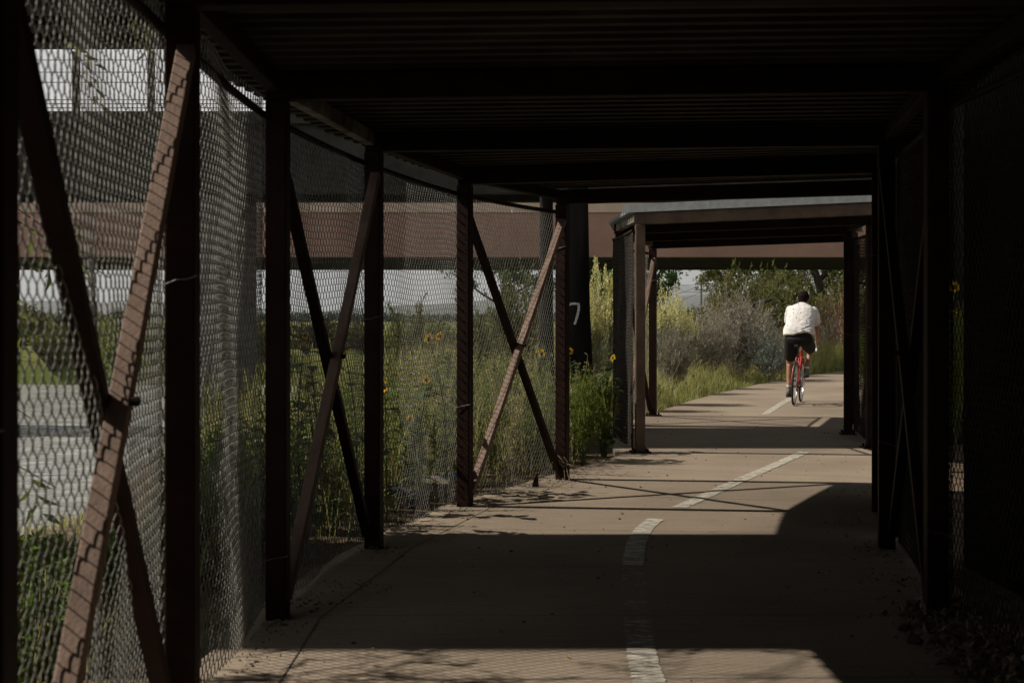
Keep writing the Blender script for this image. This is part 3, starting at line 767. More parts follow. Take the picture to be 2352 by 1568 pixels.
# bridge deck high above the near canopy: it casts the broad dark band across the path
hb = empty('overhead_bridge', (0, 8.4, 0), 0, 'concrete bridge passing high over the near canopy and shading the path', 'bridge')
b = MB(); prism(b, -40, 24, 6.88, 9.95, 6.5, 7.4); local(b, 'deck', M['concrete_dark'], hb)
for x in (-18, 12):
    b = MB(); prism(b, x - 0.6, x + 0.6, 7.4, 9.4, -3, 6.495); local(b, 'pier', M['concrete_dark'], hb)
# added deck and walls behind the viewpoint, unseen, keep light out
bb = empty('added_light_blocker', (0, -10, 0), 0, 'added unseen deck and walls behind the viewpoint that block light', 'bridge')
b = MB(); prism(b, -30, 30, -30, 1.7, 3.2, 4.3); local(b, 'deck', M['shade_dark'], bb)
for x0, x1 in ((-2.6, -1.9), (3.02, 3.6)):
    b = MB(); prism(b, x0, x1, -30, 0.9, -0.4, 3.195); local(b, 'blocker_side_wall', M['shade_dark'], bb)
b = MB(); prism(b, -1.85, 2.9, -29.9, -29.3, -0.3, 3.19); local(b, 'blocker_end_wall', M['shade_dark'], bb)
# wall close behind the right-hand fence
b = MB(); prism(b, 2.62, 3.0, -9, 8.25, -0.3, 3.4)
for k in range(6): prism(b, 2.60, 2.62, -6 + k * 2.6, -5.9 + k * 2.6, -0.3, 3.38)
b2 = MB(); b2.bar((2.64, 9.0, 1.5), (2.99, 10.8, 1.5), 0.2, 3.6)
tag(b2.build('retaining_wall', M['shade_dark']), 'short dark wall segment outside the right fence behind the crossed braces', 'wall')
rw = tag(b.build('retaining_wall', M['shade_dark']), 'shade darkened concrete wall close behind the right hand fence', 'wall')

# @@VEG@@
# ------------------------------------------------------------------ plants
def leaf_quads(b, P, D, ln, wd, rng, fold=0.15, nrm=None):
    P = np.asarray(P, float); D = np.asarray(D, float); n = len(P)
    if n == 0: return
    D = D / (np.linalg.norm(D, axis=1, keepdims=True) + 1e-9)
    R = rng.normal(size=(n, 3)) if nrm is None else nrm
    S = np.cross(D, R); S /= (np.linalg.norm(S, axis=1, keepdims=True) + 1e-9)
    U = np.cross(S, D)
    ln = np.broadcast_to(np.asarray(ln, float), n)[:, None]; wd = np.broadcast_to(np.asarray(wd, float), n)[:, None]
    mid = P + D * ln * 0.45 + U * ln * fold * 0.5
    tip = P + D * ln - U * ln * fold
    V = np.stack([P, mid + S * wd / 2, tip, mid - S * wd / 2], 1).reshape(-1, 3)
    b.add(V, np.arange(n * 4).reshape(n, 4))

def heart_leaf(b, p, d, size, rng, up=(0, 0, 1)):
    """broad pointed leaf, two folded halves of three faces"""
    p = np.array(p, float); d = np.array(d, float); d /= np.linalg.norm(d)
    s = np.cross(d, np.array(up)); s /= (np.linalg.norm(s) + 1e-9); u = np.cross(s, d)
    mid = [(0, 0), (0.33, 0.04), (0.68, 0.0), (1.0, -0.16)]; ed = [(-0.06, 0.16, .05), (0.28, 0.42, .10), (0.66, 0.25, .03), (1.0, 0.0, -0.16)]
    V = [p + (d * a + u * c) * size for a, c in mid]
    for sg in (1, -1): V += [p + (d * a + s * sg * w_ + u * c) * size for a, w_, c in ed[:3]]
    b.add(V, [(0, 1, 5, 4), (1, 2, 6, 5), (2, 3, 3 + 0, 6)] [:2] + [(0, 7, 8, 1), (1, 8, 9, 2)])
    b.add([V[2], V[3], V[6], (V[2] + V[6]) / 2], [(0, 1, 2, 3)]); b.add([V[2], (V[2] + V[9]) / 2, V[9], V[3]], [(0, 1, 2, 3)])

def paths(rng, n, h, r, nsub, sublen, arch=0.3, base=0.12, top_flat=0.35):
    mains, subs = [], []
    for _ in range(n):
        az = rng.uniform(0, 2 * PI); q = math.sqrt(rng.uniform(0, 1)); rr = r * q
        hh = h * (1 - top_flat * q * q) * rng.uniform(0.72, 1.0)
        t = np.linspace(0, 1, 7)
        bx = base * r
        a2 = az + rng.uniform(-.5, .5)
        rad = bx * q + (rr - bx * q) * t ** (1 + arch)
        X = np.cos(az + (a2 - az) * t) * rad + rng.normal(0, .015 * h, 7) * t; Y = np.sin(az + (a2 - az) * t) * rad + rng.normal(0, .015 * h, 7) * t
        Z = hh * t ** (1 - 0.25 * arch)
        m = np.stack([X, Y, Z], 1); mains.append(m)
        for k in range(nsub):
            s = rng.uniform(0.3, 0.97); p = m[0] * 0 + np.array([np.interp(s, t, m[:, c]) for c in range(3)])
            d = np.array([math.cos(az), math.sin(az), 0]) * rng.uniform(-.2, .9) + rng.normal(0, .55, 3) + np.array([0, 0, .7])
            d /= np.linalg.norm(d); l = sublen * rng.uniform(.5, 1.1)
            e = p + d * l; c = p + d * l * .5 + np.array([0, 0, .08 * l])
            subs.append(np.stack([p, c, e]))
    return mains, subs

def sample_on(rng, plist, per_m, lo=0.0):
    P, D = [], []
    for m in plist:
        seg = np.linalg.norm(np.diff(m, axis=0), axis=1); Lt = seg.sum()
        k = rng.poisson(per_m * Lt * (1 - lo))
        if k == 0: continue
        s = rng.uniform(lo, 1, k) * Lt; cum = np.concatenate([[0], np.cumsum(seg)])
        P.append(np.stack([np.interp(s, cum, m[:, c]) for c in range(3)], 1))
        idx = np.clip(np.searchsorted(cum, s) - 1, 0, len(seg) - 1)
        D.append((m[1:] - m[:-1])[idx] / seg[idx][:, None])
    if not P: return np.zeros((0, 3)), np.zeros((0, 3))
    return np.concatenate(P), np.concatenate(D)

def shrub_mesh(seed, n, h, r, nsub, sublen, per_m, leaf, leafw, lm, sm, spread=0.8, arch=0.3, sr=0.006, lo=0.3, bloom=None, twig_vis=1.0):
    """returns (stem mesh, leaf mesh, bloom mesh or None)"""
    rng = np.random.default_rng(seed)
    mains, subs = paths(rng, n, h, r, nsub, sublen, arch)
    b = MB()
    for m in mains: b.tube(m, np.linspace(sr, sr * .35, 7), 4, False)
    for m in subs:
        if rng.uniform() < twig_vis: b.tube(m, np.linspace(sr * .45, sr * .2, 3), 3, False) if False else b.tube(m, np.linspace(sr * .45, sr * .2, 3), 4, False)
    s = b.mesh('stem'); s.materials.append(sm)
    b = MB()
    for pl, l0, dens in ((subs, 0.1, per_m), (mains, lo, per_m * 0.5)):
        P, D = sample_on(rng, pl, dens, l0)
        if len(P) == 0: continue
        Dv = D * rng.uniform(.3, 1.0, (len(D), 1)) + rng.normal(0, spread * .6, D.shape) + np.array([0, 0, .15])
        leaf_quads(b, P, Dv, leaf * rng.uniform(.6, 1.25, len(P)), leafw * rng.uniform(.7, 1.2, len(P)), rng)
    f = b.mesh('foliage'); f.materials.append(lm)
    bl = None
    if bloom:
        mt, zmin, cnt, bl_len, bl_r, size = bloom
        b = MB()
        tips = [m[-1] for m in subs + mains if m[-1][2] > zmin * h]
        for p in tips:
            k = cnt
            tt = rng.uniform(0, 1, k); q = np.stack([rng.normal(0, bl_r, k) * (1.1 - tt), rng.normal(0, bl_r, k) * (1.1 - tt), tt * bl_len], 1) + p
            leaf_quads(b, q, rng.normal(0, 1, (k, 3)) + np.array([0, 0, .8]), size * rng.uniform(.6, 1.3, k), size * .7, rng)
        if b.n: bl = b.mesh('bloom'); bl.materials.append(mt)
    return s, f, bl

def place_plant(name, meshes, loc, rz, scale, label, cat, group=None):
    root = empty(name, loc, rz, label, cat, group)
    root.scale = scale if not np.isscalar(scale) else (scale,) * 3
    for nm, me in zip(('stem', 'foliage', 'bloom'), meshes):
        if me is not None: link(nm, me, None, root)
    return root

def gz(x, y): return float(ground_z(x, y))

def blades(b, X, Y, H, rng, wd=0.006, lean=0.35, zf=None):
    n = len(X); Z = ground_z(X, Y) if zf is None else zf
    az = rng.uniform(0, 2 * PI, n); ln = H * rng.uniform(.1, lean, n) * rng.uniform(.3, 1.6, n)
    dx, dy = np.cos(az), np.sin(az); fx, fy = -np.sin(az + rng.normal(0, .8, n)), np.cos(az + rng.normal(0, .8, n))
    w_ = wd * rng.uniform(.6, 1.4, n)
    V = np.zeros((n, 6, 3))
    for k, (t, wk) in enumerate(((0, 1.0), (0.55, 0.8), (1.0, 0.12))):
        cx = X + dx * ln * t ** 2; cy = Y + dy * ln * t ** 2; cz = Z + H * (t - 0.12 * t ** 2 * (ln / (H + 1e-6)))
        V[:, 2 * k] = np.stack([cx - fx * w_ * wk / 2, cy - fy * w_ * wk / 2, cz], 1)
        V[:, 2 * k + 1] = np.stack([cx + fx * w_ * wk / 2, cy + fy * w_ * wk / 2, cz], 1)
    i = np.arange(n)[:, None] * 6
    F = np.concatenate([i + np.array([[0, 1, 3, 2]]), i + np.array([[2, 3, 5, 4]])])
    b.add(V.reshape(-1, 3), F)

rng = np.random.default_rng(77)
# --- verge grass beside the far path (uncountable)
def verge(name, n, t0, t1, off0, off1, h0, h1, material, wd, pw=1.0, seed=1, clump=0.0, lean=.6):
    r = np.random.default_rng(seed)
    y = r.uniform(t0, t1, n); off = off0 + (off1 - off0) * r.uniform(0, 1, n) ** pw
    x = xl(y) - off
    cl = 0.5 + 0.5 * np.sin(2.3 * x + 1.1 * y + seed) * np.sin(1.7 * y - 0.9 * x)
    H = (h0 + (h1 - h0) * np.clip(off / max(off1, .1), 0, 1) ** .6) * r.uniform(.45, 1.1, n) * (1 - clump + clump * cl * 1.5)
    H = H * (0.35 + 0.65 * r.uniform(0, 1, n) ** .6); b = MB(); blades(b, x, y, H, r, wd, lean)
    return tag(b.build(name, material), 'long grass along the outer edge of the curving path' if False else None, kind='stuff')
verge('verge_grass', 20000, 19.7, 44, 0.0, 2.4, 0.20, 0.72, M['grass'], 0.009, 0.9, 5, 0.6, 1.1)
verge('dry_grass', 12000, 21.0, 44, 0.4, 3.2, 0.4, 0.9, M['grass_dry'], 0.008, 0.8, 6, 0.7, 1.2)
verge('short_grass', 6000, 19.5, 46, -0.10, 0.5, 0.06, 0.22, M['grass'], 0.010, 1.0, 7, 0.3)
# grass beyond the bend, behind the rider
b = MB(); r = np.random.default_rng(8); n = 20000
x = r.uniform(6.3, 14, n); y = xl(0 * x) * 0 + np.interp(x, LE[:, 0], LE[:, 1]) + r.uniform(0.15, 5.0, n)
blades(b, x, y, (.35 + .75 * r.uniform(0, 1, n)) * (.75 + .25 * np.sin(2.1 * x + y)), r, 0.011, 1.0); tag(b.build('meadow_grass', M['grass']), kind='stuff')
b = MB(); n = 9000; x = r.uniform(-6, 16, n); y = r.uniform(30, 58, n); k = x < xl(y) - 2.5; x, y = x[k], y[k]
blades(b, x, y, r.uniform(.3, 1.0, len(x)), r, 0.022); tag(b.build('rough_grass', M['grass_dry']), kind='stuff')

# --- undergrowth outside the left fence
def sight_top(u):
    return np.interp(u, [0, 340, 400, 455, 600, 660, 840, 880, 1040, 1100, 1270], [1230, 1200, 1040, 950, 915, 880, 850, 815, 800, 800, 800])
def weeds(name, n, yr, orng, lm, sm, leaf, leafw, nleaf, seed, hf=1.0, nst=(2, 5), mean_az=0.18):
    r = np.random.default_rng(seed); bl, bs = MB(), MB()
    for _ in range(n):
        y = r.uniform(*yr); x = float(xl(y)) - r.uniform(*orng)
        u = CU + x / y * FPX
        H = (EYE - (float(sight_top(u)) - VH) / FPX * y) * hf * r.uniform(.55, 1.08)
        z0 = gz(x, y)
        H = min(2.0, H - z0)
        if H < 0.12: continue
        for s in range(r.integers(*nst)):
            az = r.uniform(0, 2 * PI); hh = H * r.uniform(.7, 1.0); rr = hh * r.uniform(.03, mean_az + .12)
            t = np.linspace(0, 1, 6)
            m = np.stack([x + np.cos(az) * rr * t ** 1.6 + r.normal(0, .01, 6) * t, y + np.sin(az) * rr * t ** 1.6 + r.normal(0, .01, 6) * t, z0 + hh * t], 1)
            bs.tube(m, np.linspace(.0045, .0015, 6), 4, False)
            P, D = sample_on(r, [m], nleaf, .12)
            if len(P):
                d2 = r.normal(0, 1, P.shape); d2[:, 2] = np.abs(d2[:, 2]) * .5 + .1
                tt = np.clip((P[:, 2] - z0) / hh, 0, 1)
                sz = leaf * (1.15 - .6 * tt) * r.uniform(.6, 1.2, len(P))
                leaf_quads(bl, P, d2, sz, sz * leafw, r, .2)
    o = bl.build(name, lm); tag(o, kind='stuff')
    o2 = bs.build(name.replace('foliage', 'stems'), sm); tag(o2, kind='stuff')
weeds('weed_foliage', 330, (4.6, 9.6), (0.45, 2.4), M['leaf_bright'], M['stem'], .095, .42, 60, 21)
weeds('weed_foliage', 420, (8.2, 17), (0.4, 2.8), M['leaf_weed'], M['stem'], .085, .30, 66, 22, 1.0)
weeds('dry_weed_foliage', 300, (8.8, 20), (0.4, 4.0), M['grass_dry'], M['drystem'], .085, .22, 56, 23, 1.05, (3, 7))
b = MB(); r = np.random.default_rng(31); n = 9000
y = r.uniform(4, 19, n); x = xl(y) - r.uniform(.35, 3.4, n); u = CU + x / y * FPX
H = np.clip((EYE - (sight_top(u) - VH) / FPX * y) * r.uniform(.3, .95, n), .08, 1.2)
blades(b, x, y, H, r, .008); tag(b.build('bank_grass', M['grass_dry']), kind='stuff')
b = MB(); n = 5000
y = r.uniform(17, 42, n); x = -4.6 + np.maximum(0, y - 20) * .12 + r.uniform(-.5, 4.5, n); k = x < xl(y) - 1.5; x, y = x[k], y[k]
blades(b, x, y, r.uniform(.25, .9, len(x)), r, .018); tag(b.build('river_bank_grass', M['grass']), kind='stuff')
b = MB(); n = 16000
x = r.uniform(-60, 25, n); y = r.uniform(60.5, 100, n); blades(b, x, y, r.uniform(.15, .6, n), r, .05); tag(b.build('far_bank_grass', M['grass']), kind='stuff')

# --- individual shrubs
SAGE = [shrub_mesh(s, 60, 1.0, 0.85, 9, .26, 58, .070, .016, M['leaf_sage'], M['greystem'], arch=.35) for s in (1, 2)]
BLUE = [shrub_mesh(s, 46, 1.0, 0.75, 8, .28, 52, .085, .017, M['leaf_bluesage'], M['greystem'], arch=.3) for s in (3,)]
RABBIT = [shrub_mesh(s, 60, 1.0, 0.55, 7, .22, 70, .055, .009, M['leaf_rabbit'], M['greystem'], arch=.3, bloom=(M['bloom_rabbit'], .60, 15, .13, .024, .034)) for s in (5, 6)]
DRY = [shrub_mesh(s, 38, 1.0, 0.5, 8, .22, 48, .04, .012, M['leaf_dry'], M['drystem'], arch=.2) for s in (7,)]
RUST = [shrub_mesh(s, 22, 1.0, 0.42, 5, .20, 5, .04, .012, M['leaf_rust'], M['leaf_rust'], arch=.35, sr=.010, bloom=(M['leaf_rust'], .35, 9, .09, .018, .036)) for s in (9,)]
OLIVE = [shrub_mesh(s, 40, 1.0, 0.7, 10, .26, 60, .07, .022, M['leaf_olive'], M['bark'], arch=.3, sr=.012) for s in (10, 11)]
GREEN = [shrub_mesh(s, 36, 1.0, 0.6, 8, .26, 55, .07, .026, M['leaf_weed'], M['stem'], arch=.25) for s in (12, 13)]
def bush(name, kind, u, y, vtop, wpx, label, rz=0.0, cat='shrub', group=None, base_r=.85):
    x = (u - CU) / FPX * y; z0 = gz(x, y); h = EYE - (vtop - VH) / FPX * y - z0
    rad = wpx / 2 / FPX * y
    place_plant(name, kind, (x, y, z0), rz, (rad / base_r, rad / base_r, h / 0.95), label, cat, group)
bush('sagebrush', SAGE[0], 1690, 31, 690, 210, 'large grey sagebrush dome left of the rider, broadest of the grey bushes', .4)
bush('sagebrush', SAGE[1], 1625, 30, 722, 150, 'grey brown sagebrush rising just behind the tall grass under the dry seed heads', 1.9)
bush('sagebrush', SAGE[1], 1545, 25.5, 745, 110, 'grey sagebrush beside the red canopy post, below the cream blooms', 3.1)
bush('sagebrush', SAGE[0], 1765, 33, 742, 110, 'small grey sagebrush immediately left of the rider and shorts', 4.0)
bush('sagebrush', BLUE[0], 1770, 30.5, 775, 120, 'blue green sagebrush low in the grass left of the rider', 1.0, base_r=.75)
bush('sagebrush', BLUE[0], 1905, 40.0, 742, 130, 'pale blue green sagebrush behind the meadow grass right of the rider', 2.0, base_r=.75)
bush('dry_shrub', DRY[0], 1655, 32.5, 672, 95, 'tan dried shrub with seed heads above the large grey sagebrush', .3, base_r=.5)
bush('dry_shrub', DRY[0], 1705, 34, 700, 90, 'brown dried shrub with bare twigs behind the large grey sagebrush', 2.4, base_r=.5)
bush('rust_weed', RUST[0], 1900, 36.5, 690, 95, 'rust brown seeded weed standing right of the rider shoulder', .5, 'weed', base_r=.42)
bush('rust_weed', RUST[0], 1938, 38.0, 676, 80, 'rust brown seeded weed against the dark canopy post', 2.2, 'weed', base_r=.42)
bush('rust_weed', RUST[0], 1795, 31.5, 752, 26, 'thin dark brown dock stalk close behind the rider elbow', 1.2, 'weed', base_r=.42)
bush('rabbitbrush', RABBIT[0], 1383, 22.5, 652, 130, 'tall rabbitbrush with cream blooms right of the numbered timber pile', .6, base_r=.55)
bush('rabbitbrush', RABBIT[1], 1352, 21, 690, 90, 'rabbitbrush partly hidden behind the numbered timber pile', 2.0, base_r=.55)
bush('rabbitbrush', RABBIT[1], 1530, 27.5, 690, 105, 'cream blooming rabbitbrush seen just inside the far canopy beside its left posts', .2, base_r=.55)
bush('rabbitbrush', RABBIT[0], 1568, 29.5, 728, 70, 'smaller cream blooming rabbitbrush next to the grey sagebrush', 1.4, base_r=.55)
bush('olive_shrub', OLIVE[0], 1590, 50, 712, 190, 'olive green shrub behind the tan dried shrub, left end of the row', .2, base_r=.7)
bush('olive_shrub', OLIVE[0], 1655, 55, 655, 110, 'olive shrub with upright sprays behind the thin utility poles', 5.2, base_r=.7)
bush('olive_shrub', OLIVE[1], 1775, 54, 632, 150, 'tall olive shrub just left of the rider head', .8, base_r=.7)
bush('olive_shrub', OLIVE[1], 1705, 47, 632, 170, 'olive green shrub with brown leaves behind the grey sagebrush', 1.2, base_r=.7)
bush('olive_shrub', OLIVE[0], 1835, 48, 655, 200, 'olive green shrub directly behind the rider', 2.6, base_r=.7)
bush('olive_shrub', OLIVE[1], 1930, 52, 650, 180, 'dark olive shrub at the right end of the row behind the rust weeds', 4.2, base_r=.7)
bush('olive_shrub', OLIVE[1], 1190, 24.5, 640, 160, 'tall olive shrub outside the last fence bay of the near canopy', .9, base_r=.7)
bush('olive_shrub', OLIVE[0], 1105, 29, 720, 110, 'rounded olive shrub behind the fifth left post of the near canopy', 2.9, base_r=.7)
bush('olive_shrub', OLIVE[0], 960, 48, 712, 190, 'yellow green shrub on the river bank seen through the fence below the hills', 3.9, base_r=.7)
bush('olive_shrub', OLIVE[1], 730, 64, 735, 170, 'far bank shrub seen between the crossed braces of the dark fence bay', 5.0, base_r=.7)
bush('olive_shrub', OLIVE[0], 150, 66, 735, 240, 'far bank shrub seen at the left edge below the overpass', 1.0, base_r=.7)
bush('olive_shrub', OLIVE[1], 300, 70, 742, 150, 'low far bank shrub behind the sunlit tan brace', 2.0, base_r=.7)
bush('olive_shrub', OLIVE[0], 70, 62, 700, 130, 'tall far bank shrub at the extreme left edge above the water', 3.0, base_r=.7)
bush('leafy_shrub', GREEN[0], 215, 62, 722, 150, 'bright leafy shrub on the far river bank left of the tan brace', .5, base_r=.6)
bush('leafy_shrub', GREEN[1], 345, 61, 735, 120, 'bright leafy shrub on the far river bank beside the second left post', 1.5, base_r=.6)
bush('olive_shrub', OLIVE[1], 570, 60, 716, 130, 'far bank shrub beside the wide dark pier', 2.4, base_r=.7)
bush('olive_shrub', OLIVE[0], 820, 62, 742, 130, 'low far bank shrub left of the fourth left post', .4, base_r=.7)
bush('olive_shrub', OLIVE[1], 1020, 40, 740, 120, 'olive shrub left of the fifth left post above the sunflowers', 2.2, base_r=.7)
for k_, (u_, y_, v_, w_) in enumerate(((30, 64, 695, 120), (120, 60.5, 742, 110), (185, 68, 708, 130), (265, 60.5, 745, 120), (300, 66, 704, 130), (385, 63, 722, 110), (560, 66, 740, 120), (610, 61, 752, 90))):
    bush('bank_shrub', (GREEN[0], OLIVE[0], GREEN[1])[k_ % 3], u_, y_, v_, w_, 'green shrub in the row along the far river bank', k_ * 1.3, base_r=.62, group='shrubs along the far river bank')
bush('tall_weed', GREEN[0], 1340, 13.6, 850, 80, 'tall leafy green weed at the foot of the numbered timber pile', .3, 'weed', base_r=.6)
bush('tall_weed', GREEN[1], 1385, 14.6, 870, 80, 'bushy green weed left of the rolled fence mesh of the far canopy', 1.3, 'weed', base_r=.6)
bush('tall_weed', GREEN[0], 1325, 15.2, 905, 70, 'short green weed beside the last left post of the near canopy', 2.3, 'weed', base_r=.6)
bush('tall_weed', GREEN[1], 1500, 24, 880, 60, 'green weed sprouting at the back left post of the far canopy', 2.0, 'weed', base_r=.6)
bush('vine_shrub', OLIVE[0], 2085, 15.5, 560, 70, 'dark leafy shrub behind the crossed braces of the right fence', 1.0, base_r=.7)
bush('vine_shrub', OLIVE[1], 2066, 11.2, 330, 60, 'tall dark vine covered shrub outside the right fence next to the short wall', 3.0, base_r=.7)
bush('leafy_shrub', GREEN[0], 2192, 15, 690, 55, 'sunlit leafy shrub glimpsed between the right post and the dark wall', 1.0, base_r=.6)
bush('leafy_shrub', GREEN[1], 1976, 27, 760, 50, 'leafy shrub glimpsed beyond the right mesh of the far canopy', 2.0, base_r=.6)

# --- trees behind the overpass and the leafy one by the fence
def tree(name, x, y, h, seed, lm, label, trunk_r=.22, spread=.45, limbs=7, leaf=.22, nleaf=85, fork=.25, group=None, lean=(0, 0), bare=.25, low=True):
    r = np.random.default_rng(seed); z0 = gz(x, y)
    root = empty(name, (x, y, z0), 0, label, 'tree', group)
    bt = MB(); top = np.array([lean[0] * h, lean[1] * h, h * .8])
    t = np.linspace(0, 1, 8); tr_ = np.stack([top[0] * t + .03 * h * np.sin(4 * t + seed), top[1] * t, top[2] * t], 1)
    bt.tube(tr_, np.linspace(trunk_r, trunk_r * .25, 8), 8, False)
    br = []
    for k in range(limbs):
        s = r.uniform(fork, .9); p = np.array([np.interp(s, t, tr_[:, c]) for c in range(3)])
        az = k * 2.4 + r.uniform(-.5, .5); l = h * spread * r.uniform(.7, 1.15) * (1.15 - .5 * s); s = s if k % 3 else min(s, .18)
        d = np.array([math.cos(az), math.sin(az), r.uniform(.35, 1.1)]); d /= np.linalg.norm(d)
        q = np.linspace(0, 1, 6); m = p + d * (l * q)[:, None] + np.stack([r.normal(0, .03 * l, 6) * q, r.normal(0, .03 * l, 6) * q, .12 * l * q ** 2], 1)
        bt.tube(m, np.linspace(trunk_r * .5 * (1.1 - s), trunk_r * .10, 6), 6, False)
        for j in range(9):
            s2 = r.uniform(.25, 1); p2 = np.array([np.interp(s2, q, m[:, c]) for c in range(3)])
            d2 = d * .6 + r.normal(0, .6, 3); d2[2] += .15; d2 /= np.linalg.norm(d2); l2 = l * r.uniform(.25, .5)
            m2 = np.stack([p2, p2 + d2 * l2 * .5 + [0, 0, .04 * l2], p2 + d2 * l2 + [0, 0, -.03 * l2]])
            bt.tube(m2, np.linspace(trunk_r * .12, trunk_r * .03, 3), 4, False); br.append(m2)
    bt.build('trunk', M['bark'], root)
    bl = MB()
    for m2 in br:
        if r.uniform() < bare * .5: continue
        k = int(nleaf * r.uniform(.4, 1.3)); c = m2[0] + (m2[2] - m2[0]) * r.uniform(.2, 1.1, (k, 1)); ext = np.linalg.norm(m2[2] - m2[0])
        P = c + r.normal(0, .17 * ext, (k, 3)); D = r.normal(0, 1, (k, 3)); D[:, 2] -= .2
        leaf_quads(bl, P, D, leaf * r.uniform(.6, 1.3, k), leaf * .5, r)
    bl.build('crown', lm, root)
    return root
tree('leafy_tree', (1505 - CU) / FPX * 100, 100, 8.5, 41, M['leaf_dark'], 'deep green broadleaf tree beyond the overpass behind the far canopy', .3, .5, 14, .28, 150, fork=.12)
tree('leafy_tree', (1395 - CU) / FPX * 96, 96, 7.5, 42, M['leaf_dark'], 'rounded deep green tree beyond the overpass above the cream blooms', .25, .5, 10, .26, 120)
tree('olive_tree', (1690 - CU) / FPX * 90, 90, 7.5, 43, M['leaf_olive'], 'olive tree with upright thin trunks beyond the overpass left of the rider', .16, .42, 10, .22, 95)
tree('olive_tree', (1745 - CU) / FPX * 92, 92, 8.0, 44, M['leaf_olive'], 'sparse olive tree with bare dark limbs left of the rider head', .2, .38, 8, .2, 45, bare=.9)
tree('olive_tree', (1905 - CU) / FPX * 86, 86, 8.0, 45, M['leaf_olive'], 'large olive tree with dark forked limbs behind the rider', .42, .55, 12, .2, 110, fork=.08, lean=(-.15, 0))
tree('olive_tree', (1845 - CU) / FPX * 95, 95, 8.0, 46, M['leaf_olive'], 'dense olive tree filling the sky above the rider head', .3, .5, 12, .22, 120)
tree('olive_tree', (1975 - CU) / FPX * 95, 95, 8.5, 47, M['leaf_olive'], 'olive tree at the right edge of the far opening behind the dark post', .3, .5, 11, .22, 110)
tree('leafy_tree', (1160 - CU) / FPX * 92, 92, 8.0, 48, M['leaf_dark'], 'green tree beyond the overpass seen through the last left fence bay', .25, .5, 10, .24, 100)
# fallen limb over the bushes
b = MB(); P = [at(1655, 722, 43), at(1700, 712, 43), at(1745, 696, 43.2), at(1772, 688, 43.5)]
b.tube(P, [.05, .07, .08, .05], 7); b.tube([P[1], at(1725, 690, 43), at(1740, 680, 43)], [.035, .03, .015], 6)
tag(b.build('fallen_limb', M['bark'], None, True), 'dark fallen limb slanting over the bushes left of the rider', 'branch')

# tree outside the fence on the left: its hanging boughs show through the mesh and shade the near path
root = empty('fence_tree', (-4.4, 5.3, 0), 0, 'leafy tree hanging boughs against the near left fence', 'tree')
r = np.random.default_rng(51); bt, bl = MB(), MB()
O = np.array([-4.4, 5.3, 0.0])
tt = np.linspace(0, 1, 8); bt.tube(np.stack([.25 * tt, .15 * np.sin(3 * tt), 4.6 * tt - .3], 1), np.linspace(.13, .05, 8), 10, False)
def bough(tip, z_from, n=60, ll=.085):
    tip = np.array(tip) - O; st = np.array([.25 * z_from / 4.6, .1, z_from])
    q = np.linspace(0, 1, 7); m = st + (tip - st) * q[:, None] + np.stack([0 * q, 0 * q, .35 * np.sin(PI * q)], 1)
    bt.tube(m, np.linspace(.010, .002, 7), 5, False)
    P, D = sample_on(r, [m], n / max(.3, np.linalg.norm(tip - st)), .45)
    for p, d in zip(P, D):
        # a pinnate spray of leaflets
        ax = d * .5 + r.normal(0, .5, 3); ax[2] -= .45; ax /= np.linalg.norm(ax); sl = r.uniform(.12, .24)
        k = 7; s = np.linspace(.15, 1, k); pp = p + ax * (sl * s)[:, None]; pp[:, 2] -= .05 * s ** 2
        sd_ = np.cross(ax, r.normal(0, 1, 3)); sd_ /= np.linalg.norm(sd_)
        dd = ax * .7 + sd_ * np.where(np.arange(k) % 2 == 0, 1, -1)[:, None]; dd[:, 2] -= .35
        leaf_quads(bl, pp, dd, ll * r.uniform(.7, 1.2, k), ll * .30, r, .12)
for u, v, y, zf, n in ((190, 140, 6.3, 3.6, 12), (330, 40, 6.6, 4.2, 14), (240, 560, 7.2, 3.0, 10), (215, 600, 6.6, 2.4, 9), (255, 640, 6.0, 2.2, 7),
                       (70, 960, 5.2, 1.6, 8), (60, 700, 5.0, 2.2, 7), (130, 1120, 5.0, 1.2, 6), (345, 930, 6.4, 1.4, 6), (90, 480, 6.5, 2.6, 8), (530, 10, 7.5, 4.2, 10)):
    bough(at(u, v, y), zf, n)
for k in range(16):
    bough((-2.0 - r.uniform(0, 1.3), 5.15 + r.uniform(0, .75), r.uniform(1.7, 2.9)), r.uniform(2.0, 4.0), 26)
for o_, nm, mm_ in ((bt, 'trunk', M['bark']), (bl, 'crown', M['leaf_weed'])): o_.build(nm, mm_, root)
root.location = tuple(O)

